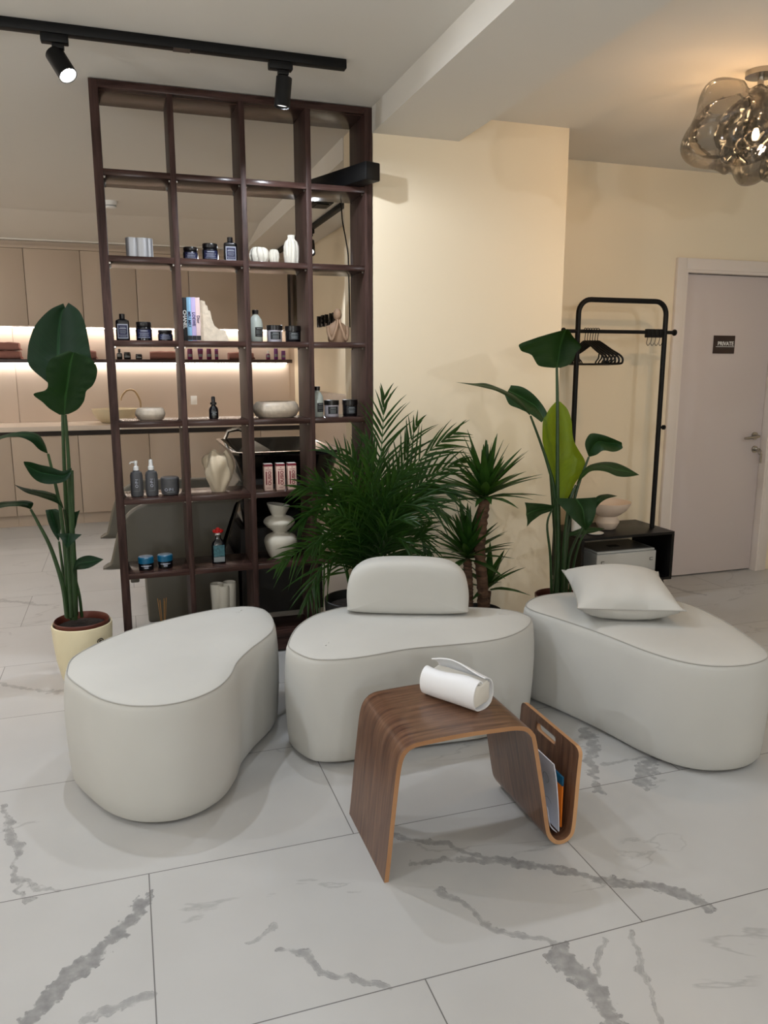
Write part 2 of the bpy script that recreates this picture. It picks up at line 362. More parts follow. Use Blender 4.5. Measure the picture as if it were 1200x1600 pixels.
def tag(o, label, cat, group=None):
    o['label'] = label; o['category'] = cat
    if group: o['group'] = group
    return o
def thing(name, label, cat, loc=(0,0,0), rz=0.0, group=None):
    o = bpy.data.objects.new(name, None); COL.objects.link(o); o.location = loc; o.rotation_euler = (0, 0, rz)
    o.empty_display_size = 0.05
    return tag(o, label, cat, group)
def struct(name, mb, m):
    o = mb.build(name, m); o['kind'] = 'structure'; return o
def solo(name, mb, m, label, cat, group=None, loc=None):
    o = mb.build(name, m)
    if loc is not None:
        o.location = loc
    return tag(o, label, cat, group)
def catmull(P, n, closed=False):
    P = [Vector(p) for p in P]; m = len(P); out = []
    segs = m if closed else m-1
    for i in range(segs):
        if closed: a, b, c, d = P[(i-1) % m], P[i], P[(i+1) % m], P[(i+2) % m]
        else: a, b, c, d = P[max(i-1, 0)], P[i], P[i+1], P[min(i+2, m-1)]
        for k in range(n):
            t = k/n
            out.append(0.5*((2*b)+(c-a)*t+(2*a-5*b+4*c-d)*t*t+(3*b-a-3*c+d)*t**3))
    if not closed: out.append(P[-1])
    return out
def resample(P, n, closed=True):
    P = [Vector(p) for p in P]
    if closed: P = P+[P[0]]
    L = [0.0]
    for a, b in zip(P[:-1], P[1:]): L.append(L[-1]+(b-a).length)
    out = []; j = 0
    for i in range(n):
        d = L[-1]*i/(n if closed else n-1)
        while j < len(L)-2 and L[j+1] < d: j += 1
        t = (d-L[j])/max(1e-9, L[j+1]-L[j]); out.append(P[j].lerp(P[j+1], min(1, t)))
    return out
def text_part(s, size, mtx, m, parent, name='lettering', ext=0.0006, world=True, align='CENTER', sx=1.0, bold=0.0):
    cu = bpy.data.curves.new('text_curve', 'FONT'); cu.body = s; cu.size = size; cu.extrude = ext; cu.align_x = align; cu.align_y = 'CENTER'; cu.resolution_u = 2; cu.offset = bold
    to = bpy.data.objects.new('text_temp', cu); COL.objects.link(to)
    dg = bpy.context.evaluated_depsgraph_get(); me = bpy.data.meshes.new_from_object(to.evaluated_get(dg))
    bpy.data.objects.remove(to); bpy.data.curves.remove(cu)
    me.name = name; me.transform(Matrix.Diagonal((sx, 1, 1, 1))); me.transform(mtx)
    if parent is not None and world:
        q = parent; off = Vector()
        while q is not None: off += Vector(q.location); q = q.parent
        me.transform(Matrix.Translation(-off))
    me.materials.clear(); me.materials.append(MT[m])
    o = bpy.data.objects.new(name, me); COL.objects.link(o)
    if parent is not None: o.parent = parent
    return o
FRONT = Matrix(((1,0,0,0),(0,0,-1,0),(0,1,0,0),(0,0,0,1)))      # text lying in XZ, facing -Y
LEFTF = Matrix(((0,0,-1,0),(-1,0,0,0),(0,1,0,0),(0,0,0,1)))     # text on a wall facing -X
def T(x, y, z): return Matrix.Translation((x, y, z))

# ================================================================ the room
CZ = 2.56
struct('floor', MB().box(-4.0, 6.0, -3.2, 8.4, -0.08, 0.0), 'floor')
struct('ceiling', MB().box(-4.0, 6.0, -3.2, 8.4, CZ, CZ+0.1), 'ceil')
struct('trim_1', MB().box(1.146, 1.58, -3.2, 3.63, 2.45, CZ), 'ceil')
struct('trim_2', MB().box(1.146, 1.66, 4.13, 7.9, 2.45, CZ), 'ceil')
struct('wall_middle', MB().box(1.150, 2.174, 3.63, 4.13, 0, CZ), 'wall')
struct('wall_salon', MB().box(1.66, 1.80, 4.13, 8.1, 0, CZ), 'wall')
struct('wall_back', MB().box(-4.0, 1.66, 7.9, 8.1, 0, CZ), 'splash')
struct('wall_left', MB().box(-4.1, -3.9, -3.2, 8.1, 0, CZ), 'wall')
struct('wall_right', MB().box(5.5, 5.7, -3.2, 4.3, 0, CZ), 'wall')
struct('wall_front', MB().box(-4.0, 6.0, -3.3, -3.1, 0, CZ), 'wall')
DX0, DX1, DZ = 3.335, 4.10, 1.985
w = MB().box(2.174, DX0, 4.15, 4.30, 0, CZ); w.box(DX1, 5.6, 4.15, 4.30, 0, CZ); w.box(DX0, DX1, 4.15, 4.30, DZ, CZ)
struct('wall_door', w, 'wall')
# door casing and leaf
c = MB()
c.box(DX0-0.068, DX0, 4.125, 4.15, 0, DZ+0.068, 0.004); c.box(DX1, DX1+0.068, 4.125, 4.15, 0, DZ+0.068, 0.004); c.box(DX0, DX1, 4.125, 4.15, DZ, DZ+0.068, 0.004)
c.box(DX0, DX0+0.016, 4.13, 4.28, 0, DZ); c.box(DX1-0.016, DX1, 4.13, 4.28, 0, DZ); c.box(DX0+.016, DX1-.016, 4.13, 4.28, DZ-0.016, DZ)
struct('trim_3', c, 'frame')
door = MB().box(DX0+0.018, DX1-0.020, 4.180, 4.222, 0.008, DZ-0.020, 0.003).build('door_1', 'door'); door['kind'] = 'structure'
MB().box(3.622, 3.79, 4.174, 4.180, 1.478, 1.592, 0.0015).build('sign_plate', 'sign', door)['label'] = 'dark brown PRIVATE sign plate'
text_part('PRIVATE', 0.036, T(3.716, 4.1735, 1.540) @ FRONT, 'white', door, sx=0.95, bold=0.0006)
MB().box(3.640, 3.785, 4.1728, 4.1738, 1.5205, 1.5232).build('underline', 'white', door)
h = MB(); h.rings([[(4.02+0.026*math.cos(a*PI/12), 4.18-d, 0.935+0.026*math.sin(a*PI/12)) for a in range(24)] for d in (0, .010)])
h.tube([(4.02, 4.172, .935), (4.02, 4.135, .935), (4.005, 4.130, .933), (3.94, 4.130, .928), (3.90, 4.132, .925)], 0.009, 12)
h.build('handle', 'chrome', door)
h = MB(); h.rings([[(4.03+0.024*math.cos(a*PI/12), 4.18-d, 0.845+0.024*math.sin(a*PI/12)) for a in range(24)] for d in (0, .009)])
esc = h.build('lock_plate', 'chrome', door)
k = MB().box(4.028, 4.036, 4.135, 4.171, .832, .856, .001); k.tube([(4.032+.013*math.cos(a*PI/8), 4.130, .83+.016*math.sin(a*PI/8)) for a in range(16)], .003, 6, closed=True)
k.box(4.040, 4.052, 4.128, 4.131, .755, .82, .001); k.build('key', 'chrome', door)

# ================================================================ salon at the back
YD, YW = 7.32, 7.9
LX = [-2.60, -2.05, -1.50, -0.95, -0.41, 0.19, 0.54, 0.87, 1.20, 1.63]
lowlab = ['outermost at its far left end', 'second from its far left end', 'cut by the left picture edge', 'behind the tall plant stalks', 'between the plant stalks and the pump bottles', 'behind the charcoal jar',
          'narrow, behind the ruffled vase', 'narrow, behind the left tip of the black basin', 'narrow, behind the middle of the black basin']
for i in range(9):
    a, b_ = LX[i], LX[i+1]
    t = thing('base_cabinet', 'greige base cabinet under the counter, ' + lowlab[i], 'cabinet', ((a+b_)/2, YW-.3, 0), group='greige base cabinets')
    MB().box(a+.001, b_-.001, YD+.02, YW-.01, .10, .795).build('body', 'cab', t)
    MB().box(a+.0025, b_-.0025, YD, YD+.0195, .105, .792, .0015).build('door', 'cab', t)
    MB().box(a+.001, b_-.001, YD+.045, YW-.01, 0.0, .0995).build('plinth', 'cab', t)
solo('countertop', MB().box(-2.62, 1.655, YD-.012, YW-.002, .838, .880, .002), 'counter', 'long pale counter running along the back wall', 'counter')
solo('counter_rail', MB().box(-2.60, 1.64, YD+.012, YW-.02, .796, .8375), 'gap', 'black rail under the pale counter', 'rail')
UX = [-2.59, -2.13, -1.67, -1.21, -0.755, -0.30, 0.16, 0.62, 1.08, 1.54]
uplab = ['at its far left end', 'second from the far left end', 'third from the far left end', 'cut by the left picture edge', 'right above the tallest plant leaf', 'just behind the left shelf post', 'above the left column jars', 'behind the row of books', 'at its right end by the corner']
UY = 7.55
for i in range(9):
    a, b_ = UX[i], UX[i+1]
    t = thing('wall_cabinet', 'tall greige wall cabinet of the back row, ' + uplab[i], 'cabinet', ((a+b_)/2, YW-.15, 1.74), group='greige wall cabinets')
    MB().box(a+.001, b_-.001, UY+.0195, YW-.002, 1.742, 2.385).build('body', 'cab', t)
    MB().box(a+.0025, b_-.0025, UY, UY+.019, 1.738, 2.385, .0015).build('door', 'cab', t)
struct('trim_4', MB().box(-2.6, 1.655, UY+.004, YW-.002, 2.388, 2.412), 'cab')
struct('trim_5', MB().rings([[(x, y, z) for y, z in ((6.70,CZ-.001),(UY-.02,2.462),(UY-.02,2.452),(YW-.002,2.452),(YW-.002,CZ-.001))] for x in (-3.95, 1.655)]), 'ceil')
struct('trim_6', MB().box(-2.6, 1.655, UY+.035, YW-.002, 2.413, 2.451), 'cab')
solo('end_panel', MB().box(1.542, 1.562, UY, YW-.002, 1.738, 2.385), 'gap', 'narrow dark panel closing the right end of the wall cabinets', 'panel')
struct('trim_7', MB().box(-2.6, -.932, YW-.012, YW-.001, .882, 1.738).box(-.928, 1.60, YW-.012, YW-.001, .882, 1.738), 'splash')
t = thing('wall_shelf', 'thin dark shelf on the lit back wall holding towels and bottles', 'shelf', (-.5, YW, 1.44))
MB().box(-2.6, 1.585, 7.64, YW-.0125, 1.422, 1.455, .001).build('board', 'shelfdark', t)
MB().box(-2.6, 1.57, 7.84, 7.86, 1.4165, 1.4215).build('led_strip', 'led', t)['label'] = 'glowing strip under the shelf'
solo('cabinet_light', MB().box(-2.6, 1.53, 7.82, 7.84, 1.733, 1.7375), 'led', 'glowing light strip under the greige wall cabinets', 'light strip')
solo('wall_socket', MB().box(.615, .675, 7.878, 7.8875, 1.02, 1.105, .003), 'white', 'small white double socket on the back wall above the counter', 'socket')
# basin and tap
t = thing('vessel_sink', 'round cream stone vessel sink on the pale counter', 'sink', (-.09, 7.6, .88))
MB().lathe([(.09,.0),(.12,.004),(.165,.045),(.195,.09),(.206,.128),(.198,.128),(.185,.09),(.15,.045),(.08,.018),(.0,.015)], n=40, cap1=False).build('bowl', 'sinkbowl', t, False)
t = thing('tap', 'slim champagne gooseneck tap arching over the cream sink', 'tap', (.14, 7.74, .88))
MB().tube(catmull([(0,0,.0),(0,0,.12),(-.005,-.005,.2),(-.05,-.03,.285),(-.115,-.06,.29),(-.165,-.09,.235),(-.175,-.095,.2)], 8), .0085, 12).build('spout', 'brass', t, False)
MB().lathe([(.024,0),(.024,.012),(.012,.02)]).build('base', 'brass', t, False)
# towels on the wall shelf
def towel(x0, x1, z, label, roll=False, hz=.042):
    t = thing('folded_towel', label, 'towel', ((x0+x1)/2, 7.75, z), group='mauve towels on the wall shelf')
    w = (x1-x0)/2
    m = MB()
    R = []
    for i in range(11):
        x = -w+2*w*i/10; ring = []
        for j in range(18):
            a = 2*PI*j/18
            y = .08*math.copysign(abs(math.cos(a))**.5, math.cos(a)); zz = hz*.5+(hz*.5)*math.copysign(abs(math.sin(a))**.6, math.sin(a))
            e = 1-.08*(abs(x)/w)**8
            ring.append((x, y*e, max(0.0, zz*e + (.0018*math.sin(x*60+a*2) if zz > hz*.3 else 0))))
        R.append(ring)
    m.rings(R); m.build('fold', 'towel', t, False)
    f = MB()
    for j in range(22):
        y = -.078+.0072*j
        f.tube([(w*.985, y, hz*.35), (w+.008, y-.003, hz*.2), (w+.012, y, .003)], .0016, 5)
    f.build('fringe', 'towel', t, False)
    return t
z0 = 1.4555
towel(-1.16, -.86, z0, 'mauve folded towel at the bottom of the taller stack on the wall shelf', hz=.074)
towel(-1.16, -.865, z0+.0745, 'mauve folded towel on top of the taller stack on the wall shelf', hz=.074)
towel(-.48, -.225, z0, 'mauve folded towel half hidden by the tallest plant leaf', hz=.08)
towel(.25, .50, z0, 'single mauve folded towel beside three small dark bottles', hz=.075)
towel(.98, 1.215, z0, 'mauve rolled towel behind the third shelf post', hz=.07)
def small(name, label, cat, x, w, h, m, group, cap=None, prof='cyl', y=7.74, z=z0, mc='cap'):
    t = thing(name, label, cat, (x, y, z), group=group); r = w/2
    if prof == 'cyl': p = [(r*.9,0),(r,.004),(r,h*.78),(r*.96,h*.82)]
    elif prof == 'taper': p = [(r*.62,0),(r*.66,.004),(r,h*.8),(r,h*.84)]
    else: p = [(r*.9,0),(r,.004),(r,h*.52),(r*.8,h*.6),(r*.4,h*.66)]
    MB().lathe(p, n=20).build('body', m, t, False)
    zc = p[-1][1]; rc = p[-1][0]*(.98 if prof != 'bot' else 1.15)
    MB().lathe([(rc,zc),(rc,h*.99),(rc*.9,h)], n=20).build('cap', mc, t, False)
    MB().patch(r+.0006 if prof != 'taper' else r*.93, -.8, .8, h*.25, h*.5).build('label_patch', 'greyprint', t, False)
    return t
small('pump_bottle', 'small dark pump bottle on the back wall shelf, left of two small jars', 'bottle', -.022, .05, .095, 'bottle', 'dark products on the wall shelf', prof='bot')
small('small_jar', 'wider of two small dark jars on the back wall shelf', 'jar', .047, .062, .066, 'bottle', 'dark products on the wall shelf')
small('small_jar', 'shorter of two small dark jars on the back wall shelf', 'jar', .15, .06, .048, 'bottle', 'dark products on the wall shelf')
small('shampoo_bottle', 'magenta rounded bottle, first of four under the books on the back shelf', 'bottle', .617, .048, .100, 'magenta', 'magenta products on the wall shelf', mc='magenta')
small('hair_tube', 'magenta tapered tube, second of four on the back shelf', 'tube', .714, .052, .102, 'magenta', 'magenta products on the wall shelf', prof='taper', mc='purple')
small('shampoo_bottle', 'magenta straight bottle, third of four on the back shelf', 'bottle', .795, .046, .102, 'magenta', 'magenta products on the wall shelf', mc='magenta')
small('shampoo_bottle', 'slim magenta bottle, last of four on the back shelf', 'bottle', .866, .034, .100, 'magenta', 'magenta products on the wall shelf', mc='purple')
small('dropper_bottle', 'small dark bottle with white cap on the back shelf beside purple tubes', 'bottle', 1.365, .042, .088, 'magenta', 'products at the right end of the wall shelf', prof='bot', mc='white')
small('hair_tube', 'taller purple tube at the right end of the back shelf', 'tube', 1.443, .04, .108, 'purple', 'products at the right end of the wall shelf', mc='purple')
small('hair_tube', 'shorter purple tube at the right end of the back shelf', 'tube', 1.518, .042, .086, 'purple', 'products at the right end of the wall shelf', mc='purple')
# RELAX lettering, low panel, ceiling plate, track
t = thing('wall_sign', 'black raised RELAX lettering on the salon side wall', 'sign', (1.66, 6.5, 1.76))
for i, ch in enumerate('RELAX'):
    text_part(ch, .125, T(1.645, 6.745-.135*i, 1.768) @ LEFTF, 'black', t, name='letter', ext=.014, bold=.004)
t = thing('wall_panel_cabinet', 'low beige cabinet standing against the salon side wall', 'cabinet', (1.63, 6.2, 0))
MB().box(1.615, 1.658, 5.4, 6.80, 0, 1.175, .002).build('body', 'cab', t)
MB().box(1.600, 1.6145, 5.41, 6.79, .08, 1.168, .0015).build('door', 'cab', t)
solo('ceiling_vent', MB().box(1.235, 1.365, 5.15, 5.35, 2.437, 2.4495, .003).box(1.26, 1.34, 5.18, 5.32, 2.431, 2.437), 'black', 'flat black square plate on the lowered salon ceiling', 'vent')
def spot(name, label, loc, aim, group, lit=False, L=.105, drop=.07, rails='x', r=.026, cone=False):
    t = thing(name, label, 'spotlight', loc, group=group)
    m = MB()
    if rails == 'x': m.box(-.055, .035, -.018, .018, -.028, 0, .004); m.box(-.02, .02, -.014, .014, -.045, -.028, .003)
    else: m.box(-.018, .018, -.055, .035, -.028, 0, .004); m.box(-.014, .014, -.02, .02, -.045, -.028, .003)
    m.build('adaptor', 'black', t, False)
    MB().tube([(0,0,-.04),(0,0,-drop-.012)], .006, 10).build('stem', 'black', t, False)
    d = Vector(aim).normalized(); q = d.to_track_quat('Z', 'Y').to_matrix().to_4x4()
    m = MB()
    pr = [(r*.82, -L*.35), (r, -L*.33), (r, L*.66), (r*.9, L*.66), (r*.86, L*.6)] if not cone else [(r*.3, -L*.4), (r*.6, -L*.3), (r*1.1, L*.66), (r, L*.66), (r*.9, L*.6)]
    m.lathe(pr, n=28, cap1=False); bmesh.ops.transform(m.bm, matrix=T(0,0,-drop-L*.2) @ q, verts=m.bm.verts)
    m.build('head', 'black', t, False)
    m = MB().lathe([(0, L*.60), (r*.84, L*.61), (r*.84, L*.62), (0, L*.63)] if lit else [(0, L*.56), (r*.8, L*.565), (r*.8, L*.57), (0, L*.575)], n=24); bmesh.ops.transform(m.bm, matrix=T(0,0,-drop-L*.2) @ q, verts=m.bm.verts)
    m.build('lens', 'lens' if lit else 'lensdim', t, False)
    return t, d, Vector(loc)+Vector((0,0,-drop-L*.2))+d*(L*.72)
t = thing('track_rail', 'black ceiling track running back along the salon beam', 'light track', (1.43, 5.9, 2.45))
MB().box(1.412, 1.448, 4.9, 7.4, 2.418, 2.4495, .003).build('rail', 'black', t)
SP3 = spot('track_spotlight', 'small black cone spotlight on the salon track beyond the shelf', (1.43, 6.10, 2.418), (-.25, -.55, -.8), 'black track spotlights', rails='y', cone=True, L=.12, drop=.08, r=.04)
t = thing('smoke_detector', 'white round smoke detector on the salon ceiling', 'smoke detector', (-.015, 6.2, CZ))
MB().lathe([(.048,0),(.048,-.018),(.042,-.022),(.04,-.024),(.04,-.04),(.034,-.046),(0,-.047)], n=32).build('body', 'white', t, False)
MB().lathe([(.0405,-.030),(.0412,-.030),(.0412,-.036),(.0405,-.036)], n=32).build('vent_band', 'greyprint', t, False)

# backwash chair with basin
t = thing('backwash_chair', 'greige salon wash chair with black basin, seen through the shelf', 'salon chair', (.4, 4.55, 0))
arm = [(-.135,.345),(-.12,.37),(-.085,.50),(-.055,.575),(-.01,.632),(.06,.668),(.14,.680),(.56,.672),(.575,.655),(.50,.43),(.46,.335),(.44,.325),(-.12,.325)]
def slab(out, y0, y1, e=.018):
    cx = sum(p[0] for p in out)/len(out); cz = sum(p[1] for p in out)/len(out)
    def ring(y, s): return [(cx+(p[0]-cx)*s, y, cz+(p[1]-cz)*s) for p in out]
    return MB().rings([ring(y0, .92), ring(y0+.004, .965), ring(y0+e, 1), ring(y1-e, 1), ring(y1-.004, .965), ring(y1, .92)])
out = [tuple(p) for p in (catmull([Vector((a, b_, 0)) for a, b_ in arm], 4, True))]
slab([(p[0], p[1]) for p in out], 4.27, 4.36).build('armrest', 'chair', t)
slab([(p[0]-.03, p[1]+.02) for p in out], 4.98, 5.07).build('armrest', 'chair', t)
MB().box(-.06, .45, 4.365, 4.975, .34, .47, .03, 3).build('seat', 'chair', t)
bk = [(.34,.45),(.42,.44),(.75,.86),(.70,.90)]
slab([tuple(p)[:2] for p in catmull([Vector((a, b_, 0)) for a, b_ in bk], 5, True)], 4.37, 4.97, .03).build('backrest', 'chair', t)
MB().box(.055, .56, 4.31, 5.03, .0, .325, .012).build('base', 'chair', t)
MB().box(-.03, .02, 4.62, 4.70, .15, .33, .008).build('footrest_bar', 'chair', t)
MB().rings([[(x0_, y0_, z) for (x0_, y0_) in ((.575,4.28),(1.04,4.28),(1.04,5.0),(.575,5.0))] for z in (0,.5)]).build('pedestal', 'pedestal', t)
m = MB(); m.sharp = False
def rr(x0, x1, y0, y1, z, r, n=6, dz=0.0):
    o = []
    for (cx, cy, a0) in ((x1-r, y1-r, 0), (x0+r, y1-r, PI/2), (x0+r, y0+r, PI), (x1-r, y0+r, 1.5*PI)):
        for i in range(n+1):
            a = a0+PI/2*i/n; xx = cx+r*math.cos(a); o.append((xx, cy+r*math.sin(a), z+dz*(x1-xx)/(x1-x0)))
    return o
m.rings([rr(.60,1.03,4.32,4.90,.50,.05), rr(.60,1.05,4.28,4.95,.62,.05), rr(.60,1.08,4.24,4.98,.72,.06), rr(.545,1.135,4.18,5.05,.918,.07), rr(.535,1.15,4.16,5.07,.930,.075), rr(.535,1.15,4.16,5.07,.943,.075),
         rr(.56,1.125,4.19,5.04,.943,.06), rr(.59,1.09,4.22,5.0,.90,.06), rr(.65,1.0,4.30,4.92,.80,.07), rr(.75,.95,4.45,4.8,.79,.05)])
m.build('basin', 'blackgloss', t)
MB().tube([(.58,4.9,.95),(.60,4.9,1.0),(.66,4.88,1.015),(.72,4.86,.99)], .012, 10).build('mixer_tap', 'chrome', t)
MB().tube(catmull([(.548,4.20,.915),(.565,4.195,.87),(.59,4.22,.78),(.605,4.235,.73)], 5), .006, 8).build('rim_trim', 'chrome', t)

# ================================================================ bookcase divider
BY0, BY1 = 3.63, 3.88
ZS = [.105, .462, .811, 1.158, 1.513, 1.866, 2.213]; BT = .025; TOP = 2.556
bc = thing('open_bookcase', 'tall dark walnut open bookcase dividing the room, four columns wide', 'bookcase', (.54, 3.755, 0))
MB().box(-.066, -.030, BY0, BY1, 0, TOP, .0012).build('side_panel', 'woodv', bc)
MB().box(1.110, 1.146, BY0, BY1, 0, TOP, .0012).build('side_panel', 'woodv', bc)
XS = [(-.030, .242), (.266, .541), (.565, .834), (.858, 1.110)]
for x in (.242, .541, .834): MB().box(x, x+.024, BY0, BY1, ZS[0], TOP-.03, .0010).build('divider', 'woodv', bc)
MB().box(-.030, 1.110, BY0, BY1, TOP-.03, TOP, .0012).build('top_board', 'woodh', bc)
MB().box(-.030, 1.110, BY0+.004, BY1, ZS[0]-BT, ZS[0], .0010).build('bottom_board', 'woodh', bc)
MB().box(-.030, 1.110, BY0+.014, BY0+.032, 0.012, ZS[0]-BT).build('plinth', 'woodh', bc)
for z in ZS[1:]:
    for (a, b_) in XS:
        sh = MB().box(a, b_, BY0+.001, BY1-.001, z-BT, z, .0010).build('shelf_board', 'woodh', bc)
        p = MB()
        for xx, s_ in ((a, 1), (b_, -1)):
            for yy in (BY0+.03, BY1-.03): p.box(min(xx, xx+s_*.007), max(xx, xx+s_*.007), yy-.004, yy+.004, z-BT-.007, z-BT)
        p.build('shelf_pin', 'chrome', sh)

# ---- products on the bookcase
SY = 3.735
def lines(t, r, a, rows, m, name='print', zoff=0.0):
    b = MB()
    for (z, hgt, f) in rows: b.patch(r, -a*f, a*f, z, z+hgt, n=6)
    return b.build(name, m, t, False)
def dark_jar(x, z, w, h, label, group):
    t = thing('cosmetic_jar', label, 'jar', (x, SY, z), group=group); r = w/2; hl = h*.26
    MB().lathe([(r*.9,0),(r,.003),(r,h-hl-.010),(r*.93,h-hl-.003),(r*.86,h-hl)], n=32).build('body', 'bottle', t, False)
    MB().lathe([(r*.92,h-hl+.0005),(r*.94,h-hl+.002),(r*.94,h-.003),(r*.9,h)], n=32).build('lid', 'cap', t, False)
    lb = MB().patch(r+.0005, -.9, .9, h*.14, h*.60).build('label_patch', 'navy', t, False)
    lines(lb, r+.0009, .9, [(h*.50, h*.045, .5), (h*.40, h*.02, .72), (h*.33, h*.02, .6), (h*.26, h*.02, .66), (h*.17, h*.02, .85)], 'palelabel')
    return t
def dark_bottle(x, z, w, h, label, group):
    t = thing('shampoo_bottle', label, 'bottle', (x, SY, z), group=group); a = w/2; d = a*.72
    def R(s, zz): return [(p[0], p[1], zz) for p in rr(-a*s, a*s, -d*s, d*s, 0, min(a, d)*s*.55, 5)]
    MB().rings([R(.92,0), R(1,.004), R(1,h*.70), R(.94,h*.76), R(.6,h*.80), R(.42,h*.82)]).build('body', 'bottle', t, False)
    MB().lathe([(a*.42,h*.82),(a*.42,h*.99),(a*.38,h)], n=24).build('cap', 'cap', t, False)
    lb = MB().box(-a*.76, a*.76, -d-.0012, -d-.0004, h*.08, h*.62).build('label_patch', 'palelabel', t, False)
    MB().box(-a*.66, a*.66, -d-.0020, -d-.0014, h*.12, h*.575).build('panel', 'navy', lb, False)
    b = MB()
    for (zz, hh, f) in ((.50,.012,.4),(.44,.03,.5),(.38,.01,.45),(.33,.01,.5),(.28,.012,.4),(.20,.014,.6),(.15,.01,.5)): b.box(-a*f, a*f, -d-.0027, -d-.0022, h*zz, h*(zz+hh))
    b.build('print', 'palelabel', lb, False)
    return t
def tub(x, z, w, h, label, group, m, lid='cap'):
    t = thing('cosmetic_jar', label, 'jar', (x, SY, z), group=group); r = w/2
    MB().lathe([(r*.88,0),(r*.92,.003),(r*.96,h*.72)], n=32).build('body', m, t, False)
    MB().lathe([(r,h*.70),(r*1.0,h*.98),(r*.94,h)], n=32).build('lid', lid, t, False)
    lb = MB().patch(r*.965, -.72, .72, h*.16, h*.62).build('label_patch', 'blacklabel', t, False)
    lines(lb, r*.970, .72, [(h*.50, h*.05, .55), (h*.44, h*.02, .7), (h*.36, h*.022, .6), (h*.31, h*.022, .6), (h*.26, h*.022, .55), (h*.20, h*.022, .6)], 'greyprint')
    return t
def frost_bottle(x, z, w, h, label, group):
    t = thing('shampoo_bottle', label, 'bottle', (x, SY, z), group=group); r = w/2
    MB().lathe([(r*.86,0),(r*.95,.004),(r,h*.35),(r,h*.55),(r*.86,h*.70),(r*.55,h*.80),(r*.4,h*.83),(r*.38,h*.88)], n=36).build('body', 'frost', t, False)
    MB().lathe([(r*.44,h*.87),(r*.46,h*.985),(r*.42,h)], n=28).build('cap', 'cap', t, False)
    lb = MB().patch(r*1.006, -.25, 1.1, h*.16, h*.46).build('label_patch', 'blacklabel', t, False)
    b = MB()
    for (zz, hh, a0, a1) in ((.40,.03,0,.85),(.34,.012,-.1,.9),(.30,.012,-.1,.9),(.26,.012,-.1,.8),(.20,.012,0,.8)): b.patch(r*1.012, a0, a1, h*zz, h*(zz+hh))
    b.build('print', 'greyprint', lb, False)
    return t
g = 'dark blue-labelled products'
dark_jar(.320, ZS[5], .066, .060, 'short dark blue-labelled jar at the left of the trio on the upper shelf', g)
dark_jar(.407, ZS[5], .072, .079, 'tall dark blue-labelled jar in the middle of the trio on the upper shelf', g)
dark_bottle(.498, ZS[5], .060, .112, 'dark blue-labelled bottle beside two jars on the upper shelf', g)
dark_bottle(.010, ZS[4], .058, .117, 'dark blue-labelled bottle in the left column, one shelf below the silver vase', g)
dark_jar(.100, ZS[4], .070, .083, 'taller dark blue-labelled jar in the left column, right of the bottle', g)
dark_jar(.192, ZS[4], .066, .049, 'low dark blue-labelled jar in the left column by the divider', g)
g = 'black-labelled products'
frost_bottle(.604, ZS[4], .066, .146, 'frosted pale bottle with black cap beside a lilac jar, middle shelf', g)
tub(.692, ZS[4], .076, .078, 'pale lilac jar with black lid between frosted bottle and black jar', g, 'lilacjar')
tub(.781, ZS[4], .078, .076, 'all black jar at the right of the frosted bottle and lilac jar', g, 'bottle')
frost_bottle(.895, ZS[3], .060, .146, 'frosted pale bottle half hidden behind the fourth shelf post', g)
tub(.966, ZS[3], .075, .079, 'pale lilac jar with black lid in the right column below the statue', g, 'lilacjar')
tub(1.060, ZS[3], .078, .080, 'black jar in the right column behind the palm frond', g, 'bottle')
# silver double vase
t = thing('silver_vase', 'silver vase of joined round lobes on the top left occupied shelf', 'vase', (.10, SY, ZS[5]))
m = MB()
for (cx, r) in ((-.030,.026),(.012,.033),(.038,.020)):
    m.lathe([(r,0),(r*1.02,.088),(r*.9,.089),(r*.88,.004)], (cx, (-.004 if cx < 0 else 0), 0), n=32, cap1=True)
m.build('body', 'silver', t, False)
# white ribbed vases
def ribbed(x, w, h, prof, label, n=9, seed=1, sx=1.0):
    t = thing('ribbed_vase', label, 'vase', (x, SY, ZS[5]), group='white folded porcelain vases')
    rnd = random.Random(seed); ph = [rnd.uniform(0, 6) for _ in range(4)]
    def wob(a, z): return 1.08-.30*(1-abs(math.sin(n*.5*a+ph[0]+.6*math.sin(z*40+ph[2]))))**2.5+.03*math.sin((n+4)*a+ph[1]-z*25)
    MB().lathe([(r*w/2, z*h) for r, z in prof], n=96, sx=sx, wob=wob).build('body', 'porcelain', t, False)
ribbed(.631, .072, .074, [(.55,0),(.75,.05),(.98,.35),(1.0,.6),(.9,.82),(.7,.97),(.5,1.0),(.3,.9),(.2,.3)], 'widest low white folded vase on the upper shelf', 7, 1, 1.2)
ribbed(.699, .046, .068, [(.6,0),(.8,.1),(1,.5),(.9,.8),(.7,.97),(.5,1),(.3,.9),(.2,.3)], 'small low white folded vase between two larger ones', 6, 2)
ribbed(.782, .066, .135, [(.7,0),(.9,.05),(1,.3),(1,.62),(.82,.78),(.52,.86),(.47,.9),(.5,1.0),(.4,1.0),(.36,.9),(.3,.4)], 'tall white folded vase with a narrow neck', 9, 3)
